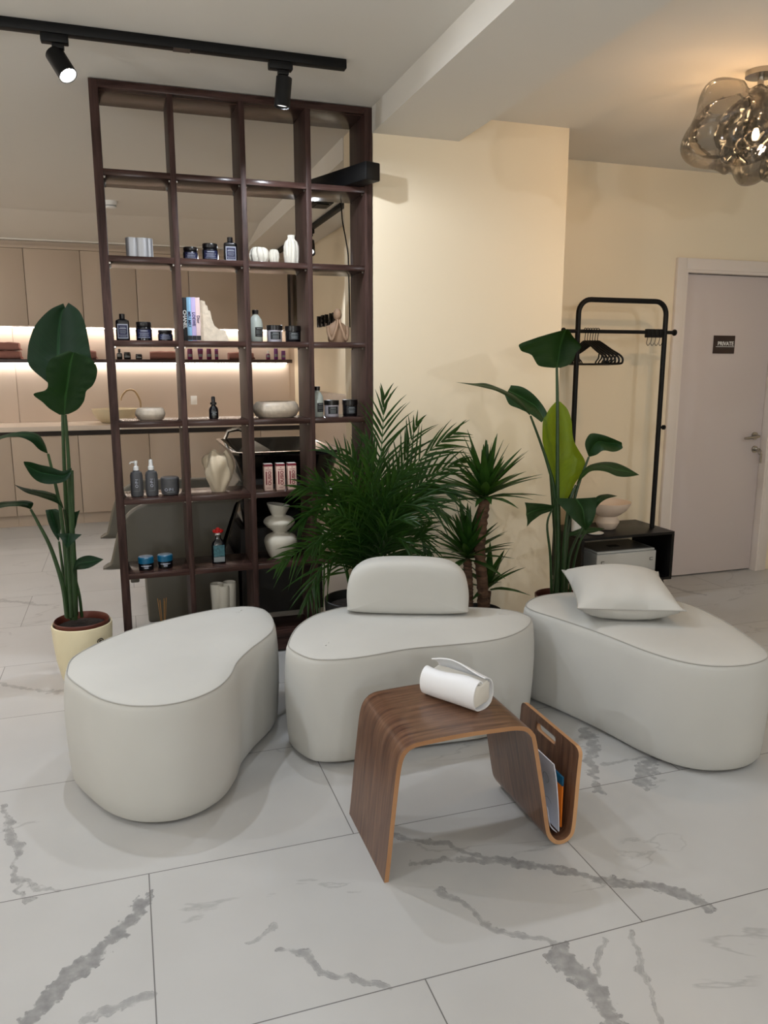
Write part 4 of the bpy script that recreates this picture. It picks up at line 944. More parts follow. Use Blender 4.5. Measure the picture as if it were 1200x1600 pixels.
# ================================================================ plants
LEAVES = [
('A',[((-0.2566,3.5,1.2986),(-0.2449,3.5,1.2906),(-0.2296,3.5,1.2983)),((-0.3075,3.5086,1.3458),(-0.2491,3.5216,1.3556),(-0.1724,3.5086,1.3423)),((-0.3619,3.5171,1.4027),(-0.2536,3.5406,1.4131),(-0.1258,3.5171,1.4078)),((-0.3655,3.5257,1.4593),(-0.2512,3.555,1.4603),(-0.1251,3.5257,1.4604)),((-0.3493,3.5343,1.5235),(-0.2446,3.5635,1.5257),(-0.131,3.5343,1.526)),((-0.3219,3.5429,1.5778),(-0.2357,3.5663,1.583),(-0.14,3.5429,1.5834)),((-0.2703,3.5514,1.6303),(-0.225,3.5644,1.627),(-0.1596,3.5514,1.6301)),((-0.2175,3.56,1.6577),(-0.2114,3.56,1.6398),(-0.1976,3.56,1.6607))]),
('A2',[((-0.2566,3.44,1.2074),(-0.2372,3.44,1.207),(-0.2224,3.44,1.2094)),((-0.2903,3.4311,1.2319),(-0.2358,3.4414,1.2278),(-0.1864,3.4311,1.2274)),((-0.316,3.4222,1.261),(-0.2315,3.4415,1.2537),(-0.1619,3.4222,1.2561)),((-0.3458,3.4133,1.2923),(-0.2271,3.4393,1.2796),(-0.1526,3.4133,1.2796)),((-0.3014,3.4044,1.3073),(-0.2226,3.434,1.303),(-0.1458,3.4044,1.3031)),((-0.2874,3.3956,1.3276),(-0.218,3.4251,1.3263),(-0.1195,3.3956,1.3262)),((-0.291,3.3867,1.363),(-0.2099,3.4126,1.3622),(-0.1023,3.3867,1.3621)),((-0.2851,3.3778,1.4005),(-0.2016,3.3971,1.3978),(-0.0995,3.3778,1.4003)),((-0.2608,3.3689,1.4353),(-0.1911,3.3791,1.4305),(-0.1212,3.3689,1.4331)),((-0.1996,3.36,1.4626),(-0.1812,3.36,1.4553),(-0.1716,3.36,1.4578))]),
('A',[((-0.3128,3.45,1.0482),(-0.3128,3.45,1.0482),(-0.3128,3.45,1.0482)),((-0.3373,3.3917,1.0709),(-0.3242,3.4167,1.0835),(-0.321,3.4417,1.0914)),((-0.3621,3.34,1.11),(-0.3466,3.3833,1.1235),(-0.3407,3.4266,1.1299)),((-0.3973,3.3,1.1323),(-0.3887,3.35,1.1377),(-0.3841,3.4,1.1462)),((-0.4434,3.2734,1.1335),(-0.4442,3.3167,1.1371),(-0.4448,3.36,1.141)),((-0.4943,3.2583,1.1096),(-0.4975,3.2833,1.1146),(-0.4937,3.3083,1.122)),((-0.5402,3.25,1.0707),(-0.5402,3.25,1.0707),(-0.5402,3.25,1.0707))]),
('A',[((-0.2259,3.46,0.9661),(-0.2278,3.46,0.9742),(-0.2271,3.46,0.985)),((-0.2499,3.4144,0.9385),(-0.2583,3.4496,0.9554),(-0.2619,3.4496,0.9744)),((-0.2913,3.3755,0.9328),(-0.2959,3.4325,0.9621),(-0.3033,3.4325,0.9943)),((-0.3337,3.3475,0.9415),(-0.3407,3.4045,0.9783),(-0.3431,3.4045,1.0099)),((-0.3673,3.3304,0.9713),(-0.3731,3.3656,1.0029),(-0.3713,3.3656,1.026)),((-0.3901,3.32,1.022),(-0.3917,3.32,1.0297),(-0.3913,3.32,1.0348))]),
('A',[((-0.271,3.48,0.8072),(-0.271,3.48,0.8072),(-0.271,3.48,0.8072)),((-0.2904,3.4365,0.8405),(-0.2865,3.46,0.8498),(-0.2873,3.4835,0.8624)),((-0.3203,3.402,0.864),(-0.3224,3.44,0.8767),(-0.3297,3.478,0.8873)),((-0.3601,3.382,0.8853),(-0.3656,3.42,0.8928),(-0.371,3.458,0.9005)),((-0.4032,3.3765,0.9042),(-0.4075,3.4,0.9113),(-0.4097,3.4235,0.9157)),((-0.4409,3.38,0.9368),(-0.4409,3.38,0.9368),(-0.4409,3.38,0.9368))]),
('A',[((-0.3948,3.44,0.8216),(-0.3948,3.44,0.8216),(-0.3948,3.44,0.8216)),((-0.4065,3.3826,0.8404),(-0.3971,3.412,0.848),(-0.3832,3.4414,0.8476)),((-0.4284,3.3364,0.855),(-0.4288,3.384,0.8599),(-0.4101,3.4316,0.8614)),((-0.4662,3.3084,0.8595),(-0.4672,3.356,0.8642),(-0.4589,3.4036,0.8661)),((-0.5063,3.2986,0.8533),(-0.5098,3.328,0.8611),(-0.5063,3.3574,0.8687)),((-0.5529,3.3,0.8381),(-0.5529,3.3,0.8381),(-0.5529,3.3,0.8381))]),
('A',[((-0.307,3.55,0.6558),(-0.307,3.55,0.6558),(-0.307,3.55,0.6558)),((-0.3284,3.5625,0.6916),(-0.3133,3.5766,0.7018),(-0.2963,3.5625,0.7092)),((-0.3443,3.575,0.7326),(-0.3247,3.595,0.7417),(-0.2945,3.575,0.7464)),((-0.3525,3.5875,0.7731),(-0.3328,3.6016,0.7779),(-0.298,3.5875,0.7812)),((-0.355,3.6,0.788),(-0.3369,3.6,0.7898),(-0.3136,3.6,0.7912))]),
('A',[((-0.2462,3.52,0.6891),(-0.2462,3.52,0.6891),(-0.2462,3.52,0.6891)),((-0.2465,3.53,0.7294),(-0.2398,3.5387,0.7216),(-0.2313,3.53,0.7256)),((-0.2448,3.54,0.7612),(-0.2355,3.5487,0.7534),(-0.2246,3.54,0.7543)),((-0.2362,3.55,0.7814),(-0.2231,3.55,0.7835),(-0.2124,3.55,0.7885))]),
('A',[((-0.3008,3.42,0.7166),(-0.2537,3.42,0.716),(-0.2043,3.42,0.7071)),((-0.2837,3.4,0.6951),(-0.2575,3.4173,0.6949),(-0.2243,3.4,0.6936)),((-0.2713,3.38,0.6768),(-0.26,3.3973,0.6776),(-0.2442,3.38,0.6775)),((-0.2612,3.36,0.6643),(-0.2612,3.36,0.6643),(-0.2612,3.36,0.6643))]),
('A',[((-0.2529,3.46,0.5453),(-0.2529,3.46,0.5453),(-0.2529,3.46,0.5453)),((-0.2275,3.4238,0.5552),(-0.2324,3.445,0.5727),(-0.2378,3.4662,0.5849)),((-0.2006,3.4,0.5618),(-0.2056,3.43,0.5827),(-0.2133,3.46,0.6013)),((-0.1694,3.3938,0.5719),(-0.1689,3.415,0.589),(-0.176,3.4362,0.6096)),((-0.1246,3.4,0.5974),(-0.1246,3.4,0.5974),(-0.1246,3.4,0.5974))]),
('B',[((1.8884,3.2,1.3931),(1.9017,3.2,1.396),(1.9186,3.2,1.3931)),((1.7958,3.184,1.4048),(1.9207,3.2193,1.4484),(1.9652,3.184,1.4134)),((1.7557,3.168,1.4473),(1.9321,3.2251,1.495),(1.9798,3.168,1.4596)),((1.6915,3.152,1.4693),(1.9339,3.2091,1.535),(1.995,3.152,1.491)),((1.6724,3.136,1.4967),(1.9232,3.1713,1.5593),(1.9463,3.136,1.5271)),((1.7513,3.12,1.5274),(1.9015,3.12,1.5653),(1.9117,3.12,1.5571))]),
('B',[((1.7745,3.2,1.1754),(1.7745,3.2,1.1754),(1.7745,3.2,1.1754)),((1.7076,3.1583,1.2139),(1.7407,3.1833,1.2149),(1.7613,3.2083,1.2045)),((1.633,3.1234,1.2567),(1.6713,3.1667,1.2686),(1.7143,3.21,1.2519)),((1.5541,3.1,1.2921),(1.5883,3.15,1.3013),(1.6296,3.2,1.2966)),((1.4841,3.09,1.3096),(1.5046,3.1333,1.3193),(1.5346,3.1766,1.3264)),((1.4268,3.0917,1.321),(1.4383,3.1167,1.3258),(1.4528,3.1417,1.3278)),((1.3522,3.1,1.335),(1.3522,3.1,1.335),(1.3522,3.1,1.335))]),
('B',[((1.8898,3.3,1.1363),(1.903,3.3,1.1513),(1.919,3.3,1.1815)),((1.847,3.325,1.1722),(1.8851,3.3462,1.2071),(1.9001,3.325,1.2262)),((1.7976,3.35,1.1992),(1.8397,3.38,1.243),(1.8566,3.35,1.2776)),((1.7552,3.375,1.22),(1.7954,3.3962,1.2706),(1.814,3.375,1.3046)),((1.7427,3.4,1.2619),(1.759,3.4,1.2862),(1.7719,3.4,1.3104))]),
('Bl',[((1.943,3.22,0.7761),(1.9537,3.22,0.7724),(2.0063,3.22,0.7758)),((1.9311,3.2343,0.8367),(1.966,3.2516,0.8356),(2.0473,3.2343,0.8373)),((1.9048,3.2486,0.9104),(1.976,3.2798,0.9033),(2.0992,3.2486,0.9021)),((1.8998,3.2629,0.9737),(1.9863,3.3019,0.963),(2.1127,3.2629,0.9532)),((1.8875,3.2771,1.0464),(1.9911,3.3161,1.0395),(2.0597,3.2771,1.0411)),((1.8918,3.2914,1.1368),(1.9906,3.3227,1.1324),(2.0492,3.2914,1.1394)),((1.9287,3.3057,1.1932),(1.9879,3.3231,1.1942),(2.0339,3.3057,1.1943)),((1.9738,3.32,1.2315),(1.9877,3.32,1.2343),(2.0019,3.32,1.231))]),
('B',[((2.0961,3.2,0.9734),(2.0961,3.2,0.9734),(2.0961,3.2,0.9734)),((2.1096,3.1624,0.9863),(2.1098,3.1976,1.0163),(2.0699,3.1976,1.0359)),((2.1297,3.1315,1.0102),(2.1374,3.1885,1.0469),(2.0893,3.1885,1.0849)),((2.1655,3.1115,1.005),(2.1775,3.1685,1.0414),(2.1396,3.1685,1.0822)),((2.194,3.1024,1.011),(2.2025,3.1376,1.0405),(2.1796,3.1376,1.0655)),((2.2127,3.1,1.0227),(2.2084,3.1,1.0349),(2.2038,3.1,1.0501))]),
('B',[((2.0201,3.18,0.8435),(2.0201,3.18,0.8435),(2.0201,3.18,0.8435)),((2.0201,3.1283,0.8846),(2.0353,3.1583,0.892),(2.0472,3.1883,0.8936)),((2.0415,3.0847,0.9227),(2.0715,3.1367,0.9299),(2.0876,3.1886,0.9319)),((2.0941,3.055,0.9213),(2.13,3.115,0.9393),(2.152,3.175,0.9495)),((2.1484,3.0414,0.8997),(2.1795,3.0933,0.9217),(2.2068,3.1453,0.9478)),((2.2118,3.0417,0.8938),(2.2284,3.0717,0.9133),(2.2415,3.1017,0.9302)),((2.2775,3.05,0.8988),(2.2775,3.05,0.8988),(2.2775,3.05,0.8988))]),
('B',[((1.869,3.12,0.7995),(1.9854,3.12,0.7902),(2.0933,3.12,0.7904)),((1.9068,3.1,0.7494),(2.0236,3.1212,0.7387),(2.0857,3.1,0.7542)),((1.948,3.08,0.702),(2.0297,3.11,0.688),(2.0651,3.08,0.7038)),((1.9818,3.06,0.6672),(2.0234,3.0812,0.6571),(2.033,3.06,0.673)),((1.9972,3.04,0.6519),(1.9972,3.04,0.6519),(1.9972,3.04,0.6519))]),
('B',[((2.1136,3.16,0.7109),(2.1189,3.16,0.742),(2.11,3.16,0.7737)),((2.1201,3.1207,0.7611),(2.1363,3.1467,0.7807),(2.1459,3.1726,0.7885)),((2.1522,3.1074,0.7832),(2.1694,3.1333,0.7904),(2.1868,3.1593,0.7947)),((2.2138,3.12,0.7902),(2.2138,3.12,0.7902),(2.2138,3.12,0.7902))]),
('B',[((1.8946,3.16,0.7548),(1.8883,3.16,0.7429),(1.8753,3.16,0.7283)),((1.8172,3.1333,0.7729),(1.8368,3.1593,0.743),(1.8127,3.1333,0.7217)),((1.7485,3.1067,0.7844),(1.7712,3.1326,0.7425),(1.7551,3.1067,0.703)),((1.6941,3.08,0.7949),(1.7028,3.08,0.7382),(1.7083,3.08,0.6813))]),
('B',[((2.0587,3.3,0.5651),(2.0656,3.3,0.5744),(2.0724,3.3,0.5838)),((2.128,3.2993,0.5669),(2.1493,3.3167,0.5817),(2.1671,3.334,0.5935)),((2.2242,3.316,0.57),(2.2351,3.3333,0.5791),(2.2459,3.3507,0.5882)),((2.3109,3.35,0.5773),(2.3109,3.35,0.5773),(2.3109,3.35,0.5773))]),
]
STEMS = [
('A',[(-0.2739,3.5,0.3145),(-0.2664,3.5,0.5676),(-0.2632,3.5,0.7921),(-0.2576,3.5,1.0111),(-0.2443,3.5,1.2985)],0.012,0.006),
('A',[(-0.2621,3.48,0.3196),(-0.2493,3.475,0.5723),(-0.246,3.47,0.7965),(-0.2377,3.465,1.0144),(-0.2361,3.46,1.2058)],0.012,0.006),
('A',[(-0.2874,3.48,0.3281),(-0.2795,3.4725,0.5754),(-0.283,3.465,0.7996),(-0.2972,3.4575,0.9373),(-0.3128,3.45,1.0482)],0.01,0.005),
('A',[(-0.271,3.5,0.32),(-0.2572,3.4867,0.5417),(-0.2387,3.4733,0.7955),(-0.2278,3.46,0.9742)],0.014,0.007),
('A',[(-0.2813,3.5,0.3211),(-0.2705,3.4933,0.5411),(-0.2656,3.4867,0.7114),(-0.271,3.48,0.8072)],0.01,0.005),
('A',[(-0.2912,3.47,0.3375),(-0.2984,3.4625,0.4807),(-0.3311,3.455,0.6451),(-0.3712,3.4475,0.7593),(-0.3948,3.44,0.8216)],0.011,0.005),
('A',[(-0.2877,3.53,0.3298),(-0.2975,3.5367,0.4891),(-0.3042,3.5433,0.6172),(-0.307,3.55,0.6558)],0.008,0.004),
('A',[(-0.2613,3.52,0.3243),(-0.2514,3.52,0.5039),(-0.2466,3.52,0.6466),(-0.2462,3.52,0.6891)],0.012,0.006),
('A',[(-0.2718,3.45,0.3418),(-0.266,3.41,0.5342),(-0.2619,3.37,0.662)],0.009,0.004),
('A',[(-0.2342,3.5,0.322),(-0.2369,3.4867,0.4252),(-0.2465,3.4733,0.5015),(-0.2529,3.46,0.5453)],0.007,0.004),
('B',[(1.9546,3.2,0.2817),(1.9486,3.2,0.556),(1.9316,3.2,0.8387),(1.9143,3.2,1.2022),(1.9017,3.2,1.396)],0.014,0.006),
('B',[(1.9777,3.22,0.2736),(1.9614,3.216,0.4874),(1.9226,3.212,0.8126),(1.8798,3.208,0.9441),(1.8319,3.204,1.0549),(1.7745,3.2,1.1754)],0.012,0.005),
('B',[(1.9767,3.26,0.2619),(1.9784,3.27,0.5058),(1.948,3.28,0.826),(1.9242,3.29,1.0131),(1.903,3.3,1.1513)],0.011,0.005),
('B',[(1.9353,3.18,0.2894),(1.9517,3.2,0.492),(1.9537,3.22,0.7724)],0.016,0.008),
('B',[(1.9978,3.2,0.2775),(1.9967,3.2,0.5843),(2.0348,3.2,0.8025),(2.0961,3.2,0.9734)],0.012,0.005),
('B',[(1.971,3.18,0.286),(1.9716,3.18,0.5587),(1.9867,3.18,0.7461),(2.0201,3.18,0.8435)],0.012,0.006),
('B',[(1.9887,3.14,0.296),(1.9799,3.11,0.4484),(1.9889,3.08,0.5797),(2.0038,3.05,0.6495)],0.007,0.004),
('B',[(2.005,3.2,0.2768),(2.0074,3.1867,0.4908),(2.0787,3.1733,0.6634),(2.1154,3.16,0.7422)],0.009,0.004),
('B',[(1.914,3.18,0.2915),(1.8934,3.1733,0.503),(1.865,3.1667,0.6629),(1.885,3.16,0.74)],0.008,0.004),
('B',[(2.0301,3.24,0.2626),(2.0323,3.27,0.4361),(2.0587,3.3,0.5651)],0.009,0.005),
]
FRONDS = [
([(1.0072,3.3,0.3599),(1.0549,3.32,0.7455),(1.1021,3.36,1.0336),(1.1211,3.38,1.2501)],0.2,20),
([(1.0258,3.3,0.3581),(1.1323,3.32,0.7409),(1.2837,3.35,0.9689),(1.4658,3.38,1.0862)],0.19,18),
([(1.0165,3.3,0.359),(1.1112,3.35,0.7367),(1.2164,3.4,0.9354),(1.2929,3.42,1.1267)],0.17,18),
([(0.9855,3.3,0.362),(0.9136,3.25,0.7667),(0.8146,3.2,0.8799),(0.6724,3.15,0.9029)],0.17,18),
([(0.9642,3.28,0.3698),(0.8546,3.2,0.6366),(0.7031,3.1,0.6644),(0.5554,3.0,0.6184)],0.13,16),
([(0.9642,3.28,0.3698),(0.8597,3.2,0.5726),(0.7427,3.1,0.5613),(0.6861,3.08,0.4402)],0.15,15),
([(1.0476,3.3,0.356),(1.1632,3.3,0.622),(1.2503,3.28,0.6505),(1.3035,3.25,0.5375)],0.12,14),
([(1.0382,3.3,0.3569),(1.1557,3.28,0.7467),(1.2775,3.25,0.8783),(1.4143,3.22,0.8167)],0.18,18),
([(0.9948,3.3,0.3611),(0.9964,3.38,0.7683),(0.9717,3.45,0.9393),(0.8934,3.5,1.0115)],0.17,18),
([(1.0165,3.3,0.359),(1.0897,3.38,0.7629),(1.1125,3.45,0.9335),(1.0811,3.5,1.0505)],0.17,18),
([(1.0382,3.32,0.3512),(1.1935,3.36,0.73),(1.359,3.4,0.8835),(1.5192,3.42,0.9453)],0.17,18),
([(1.0011,3.28,0.3663),(0.987,3.2,0.7138),(0.926,3.14,0.8695),(0.8121,3.08,0.952)],0.16,18),
([(1.0196,3.28,0.3645),(1.0614,3.2,0.6798),(1.1081,3.12,0.8069),(1.1911,3.05,0.8086)],0.15,16),
([(0.9763,3.3,0.3629),(0.862,3.28,0.6916),(0.7686,3.25,0.7896),(0.6856,3.2,0.7475)],0.15,16),
([(1.0103,3.28,0.3654),(1.0314,3.2,0.6528),(1.0473,3.14,0.8351),(1.1383,3.1,0.9623)],0.16,18),
([(0.9826,3.28,0.368),(0.9249,3.22,0.685),(0.8512,3.18,0.8112),(0.7552,3.15,0.926)],0.16,18),
([(1.0011,3.28,0.3663),(0.9956,3.2,0.6553),(0.9924,3.15,0.8645),(0.955,3.12,1.0221)],0.16,18),
([(1.0476,3.3,0.356),(1.1439,3.28,0.5672),(1.2174,3.25,0.6048),(1.2692,3.2,0.6953)],0.13,14),
([(0.9888,3.26,0.3732),(0.9422,3.18,0.6346),(0.8795,3.1,0.7544),(0.7887,3.05,0.8104)],0.14,16),
([(1.0133,3.26,0.3709),(1.0333,3.16,0.6323),(1.0563,3.08,0.747),(1.116,3.02,0.763)],0.14,16),
([(1.0134,3.3,0.3593),(1.0475,3.25,0.6113),(1.0794,3.2,0.7658),(1.108,3.18,0.9249)],0.16,18),
([(1.032,3.3,0.3575),(1.1044,3.22,0.6728),(1.1935,3.15,0.8255),(1.2955,3.1,0.7709)],0.16,18),
([(0.9826,3.28,0.368),(0.8982,3.2,0.6333),(0.7918,3.12,0.7146),(0.713,3.06,0.6781)],0.14,16),
([(1.001,3.3,0.3605),(0.9427,3.25,0.7068),(0.857,3.2,0.8497),(0.7615,3.16,0.8198)],0.16,18),
([(1.0134,3.3,0.3593),(1.0331,3.3,0.691),(1.0185,3.3,0.8689),(0.9388,3.3,1.0167)],0.17,18),
([(1.0134,3.28,0.3651),(1.0488,3.18,0.5975),(1.0927,3.1,0.6698),(1.1279,3.05,0.6271)],0.12,14),
]

def big_leaf(rows, m_, parent):
    L = catmull([r[0] for r in rows], 5); M_ = catmull([r[1] for r in rows], 5); R_ = catmull([r[2] for r in rows], 5)
    n = len(M_); G = []; UV = []
    for i in range(n):
        row = []; uv = []
        lw = (L[i]-M_[i]).length; rw = (R_[i]-M_[i]).length
        for k in range(-5, 6):
            f = abs(k)/5; e = L[i] if k < 0 else R_[i]
            p = M_[i].lerp(e, f); w_ = lw if k < 0 else rw
            p = p+Vector((0, -.12*w_*math.sin(PI*f), .02*w_*math.sin(PI*f)))
            p = p+Vector((0, .010*w_*5*math.sin(i*1.1+k*.4)*f*f, 0))*.4
            row.append(tuple(p)); uv.append((i/(n-1), (k/5)))
        G.append(row); UV.append(uv)
    mb = MB(); mb.rings(G, closed=False, uvs=None)
    # uv by nearest index
    mb.bm.free(); mb = MB()
    V = [[mb.v(p) for p in r] for r in G]
    for i in range(n-1):
        for k in range(10):
            q = ((i,k),(i,k+1),(i+1,k+1),(i+1,k))
            mb.face([V[a][b_] for a, b_ in q], [UV[a][b_] for a, b_ in q])
    o = mb.build('leaf', m_, parent, weld=False)
    return o
def bigplant(kind, t, mats):
    for k, rows in LEAVES:
        if k[0] == kind: 
            o = big_leaf(rows, mats[k], t)
            if k == 'Bl': o['label'] = 'broad backlit leaf painted lime green'
    for k, pts, r0, r1 in STEMS:
        if k == kind: MB().tube(catmull(pts, 6), r0, 8, r1=r1).build('stem', 'stem', t)
t = thing('bird_of_paradise_plant', 'tall bird of paradise in a cream pot, left of the bookcase', 'potted plant', (-.236, 3.5, 0))
pc = (-.236, 3.50, 0)
MB().lathe([(.060,0),(.075,.004),(.098,.06),(.114,.14),(.122,.22),(.126,.288),(.125,.297),(.121,.299),(.118,.296),(.117,.27),(.117,.2),(.0,.19)], pc, n=56, cap1=False).build('pot', 'potcream', t)
MB().lathe([(.105,.19),(.113,.303),(.1145,.311),(.112,.314),(.108,.309),(.106,.285),(.104,.25)], pc, n=56, cap0=False, cap1=False).build('liner_pot', 'potbrown', t)
MB().lathe([(.0,.290),(.05,.294),(.09,.288),(.1045,.283),(.1042,.27),(0,.27)], pc, n=40).build('soil', 'soil', t)
lg = MB(); a0 = math.radians(37)
for rr_ in (.014, .0045):
    lg.tube([(pc[0]+.1255*math.sin(a0+rr_/.125*math.cos(k*PI/12)), pc[1]-.1255*math.cos(a0+rr_/.125*math.cos(k*PI/12)),   .238+rr_*.75*math.sin(k*PI/12)) for k in range(24)], .0018, 6, closed=True)
lg.build('emblem', 'gap', t)
bigplant('A', t, {'A': 'leafA', 'A2': 'leafA2'})
t = thing('bird_of_paradise_plant', 'tall bird of paradise with one backlit lime leaf, behind the right ottoman', 'potted plant', (1.96, 3.2, 0))
pc = (1.965, 3.20, 0)
MB().lathe([(.075,0),(.082,.004),(.108,.26),(.116,.285),(.117,.300),(.112,.301),(.107,.285),(.104,.22),(0,.21)], pc, n=48, cap1=False).build('pot', 'potbrown', t)
MB().lathe([(0,.272),(.06,.276),(.1065,.268),(.1045,.23),(0,.23)], pc, n=40).build('soil', 'soil', t)
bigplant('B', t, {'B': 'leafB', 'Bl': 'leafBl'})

# areca palm
t = thing('areca_palm', 'bushy areca palm with feathery fronds in a black pot by the bookcase', 'potted plant', (.97, 3.32, 0))
pc = (.97, 3.32, 0)
MB().lathe([(.11,0),(.118,.004),(.145,.26),(.152,.33),(.152,.345),(.146,.346),(.142,.32),(.135,.28),(0,.275)], pc, n=48, cap1=False).build('pot', 'potblack', t)
MB().lathe([(0,.306),(.08,.312),(.141,.304),(.138,.285),(0,.285)], pc, n=40).build('soil', 'soil', t)
rp_ = random.Random(11)
def frond_mesh(path, LL, n, parent):
    P = catmull(path, 12); mb = MB(); R = resample(P, 40, False)
    mb.tube(R, .0045, 6, r1=.0012)
    m0 = 12
    for i in range(n):
        f = .34+.66*i/(n-1); x = f*39; a = int(min(38, x)); p = R[a].lerp(R[a+1], x-a) if a < 39 else R[39]
        tg = (R[min(39, a+2)]-R[max(0, a-2)]).normalized()
        side = tg.cross(Vector((.15, -1, .25)))
        if side.length < .05: side = tg.cross(Vector((1, 0, 0)))
        side.normalize(); nrm = side.cross(tg).normalized()
        for s in (-1, 1):
            ln = 1.3*LL*(.55+.75*math.sin(PI*min(1, .18+f*.80)))*rp_.uniform(.82, 1.1)*(.75 if f > .93 else 1)
            ang = math.radians(50-32*((f-.34)/.66)+rp_.uniform(-8, 8))
            d = (tg*math.cos(ang)+side*s*math.sin(ang)+nrm*rp_.uniform(-.1, .35)).normalized()
            wv = d.cross(nrm).normalized(); w0 = rp_.uniform(.0052, .0080)
            rows = []
            for k in range(5):
                u = k/4; q = p+d*(ln*u)+Vector((0, 0, -1))*(ln*.20*u*u)
                ww = w0*(1.0 if k == 1 else (.55 if k == 0 else (1-u)**.7*1.02+.02))
                rows.append([tuple(q-wv*ww), tuple(q+nrm*ww*.35), tuple(q+wv*ww)])
            V = [[mb.v(c) for c in r] for r in rows]
            for k in range(4):
                for c in range(2): mb.face([V[k][c], V[k][c+1], V[k+1][c+1], V[k+1][c]], [(k/4, c/2-.5+.2), (k/4, .6), (k/4+.25, .6), (k/4+.25, .3)])
    return mb.build('frond', 'palm', parent, weld=False)
for path, LL, n in FRONDS: frond_mesh([(pc[0]+(path[0][0]-.99)*.8, pc[1], .31)]+[Vector(p) for p in path[1:]], LL, n, t)

# yucca
t = thing('yucca', 'two-trunk yucca with sword-leaf heads between the palm and bird of paradise', 'potted plant', (1.59, 3.30, 0))
pc = (1.60, 3.32, 0)
MB().lathe([(.08,0),(.088,.004),(.100,.20),(.104,.225),(.100,.227),(.096,.20),(0,.19)], pc, n=44, cap1=False).build('pot', 'potgrey', t)
MB().lathe([(0,.203),(.05,.207),(.0955,.200),(.094,.192),(0,.192)], pc, n=36).build('soil', 'soil', t)
def trunk(pts, r):
    P = resample(catmull(pts, 10), 60, False); mb = MB(); R = []
    for i, p in enumerate(P):
        rr_ = r*(1+.07*math.sin(i*1.9)+.05*math.sin(i*4.7))
        R.append([(p.x+rr_*math.cos(2*PI*j/18)*(1+.05*math.sin(3*j+i)), p.y+rr_*math.sin(2*PI*j/18), p.z) for j in range(18)])
    mb.rings(R); return mb.build('trunk', 'bark', t)
trunk([(1.605,3.30,.20),(1.60,3.30,.35),(1.580,3.30,.55),(1.600,3.30,.78)], .027)
trunk([(1.545,3.33,.20),(1.540,3.33,.35),(1.530,3.33,.48)], .021)
trunk([(1.655,3.36,.20),(1.662,3.36,.30)], .014)
ry = random.Random(5)
def head(c, L0, n, up=.35, spread=1.0):
    mb = MB(); c = Vector(c)
    for i in range(n):
        f = i/n; el = math.radians(88-84*f**.9*spread+ry.uniform(-8, 8)); az = i*2.39996+ry.uniform(-.2, .2)
        d = Vector((math.cos(el)*math.cos(az), math.cos(el)*math.sin(az), math.sin(el)))
        ln = L0*ry.uniform(.8, 1.08)*(1 if f > .12 else .75); sdv = d.cross(Vector((0,0,1)))
        if sdv.length < .05: sdv = Vector((1,0,0))
        sdv.normalize(); nr = sdv.cross(d).normalized(); w0 = ry.uniform(.0165, .023)
        base = c+Vector((0,0,.05*(1-f)))+d*.012; rows = []
        for k in range(6):
            u = k/5; q = base+d*(ln*u)+Vector((0,0,-1))*(ln*.16*u*u*(.2+f))
            ww = w0*(.5+1.55*u)*1.0 if u < .35 else w0*1.04*max(.02, (1-u)/.65)**.8
            rows.append([tuple(q-sdv*ww+nr*ww*.35), tuple(q), tuple(q+sdv*ww+nr*ww*.35)])
        V = [[mb.v(p) for p in r] for r in rows]
        for k in range(5):
            for e in range(2): mb.face([V[k][e], V[k][e+1], V[k+1][e+1], V[k+1][e]], [(k/5,.3),(k/5,.7),(k/5+.2,.7),(k/5+.2,.3)])
    return mb.build('leaf_head', 'yucca', t, weld=False)
head((1.600,3.30,.775), .30, 62)
head((1.530,3.33,.475), .27, 46)
head((1.662,3.36,.30), .21, 22)

# ================================================================ clothes rack with low cabinet
t = thing('clothes_rack', 'black tube clothes rack rising from a low open cabinet by the door', 'clothes rack', (2.75, 3.93, 0))
X0, X1, Y0, Y1, Z0, Z1 = 2.435, 3.072, 3.745, 4.125, .135, .430
MB().box(X0, X1, Y0, Y1, Z1-.016, Z1, .001).build('top_board', 'blackfurn', t)
MB().box(X0, X1, Y0, Y1, Z0, Z0+.016, .001).build('bottom_board', 'blackfurn', t)
MB().box(X0, X0+.018, Y0, Y1, Z0+.0162, Z1-.0162).build('side_board', 'blackfurn', t)
MB().box(X1-.018, X1, Y0, Y1, Z0+.0162, Z1-.0162).build('side_board', 'blackfurn', t)
for sx, sy in ((X0+.05, Y0+.04), (X1-.05, Y0+.04), (X0+.05, Y1-.05), (X1-.05, Y1-.05)):
    ex = sx+(.045 if sx > 2.75 else -.045); MB().tube([(sx, sy, Z0), (ex, sy, 0.0)], .016, 14, r1=.011).build('leg', 'black', t)
PY = 3.88; pl, pr_ = 2.43, 3.012
path = [(pl,PY,Z1),(pl,PY,1.69)]+[(pl+.075-.075*math.cos(a*PI/16), PY, 1.69+.075*math.sin(a*PI/16)) for a in range(1, 9)]+[(pr_-.075+.075*math.sin(a*PI/16), PY, 1.69+.075*math.cos(a*PI/16)) for a in range(0, 8)]+[(pr_,PY,1.69),(pr_,PY,Z1)]
MB().tube(path, .0145, 14).build('tube_frame', 'black', t)
MB().tube([(pl-.09,PY-.001,1.592),(pr_+.065,PY-.001,1.592)], .0105, 12).build('hanging_rail', 'black', t)
for x in (pl-.092, pr_+.067):
    MB().lathe([(.017,-.006),(.019,0),(.017,.006)], (0,0,0), n=20).tube([(0,0,-.006),(0,0,.006)], .008, 8).build('end_knob', 'black', t, False).matrix_local = T(x-2.75, PY-3.93, 1.592) @ Matrix.Rotation(PI/2, 4, 'Y')
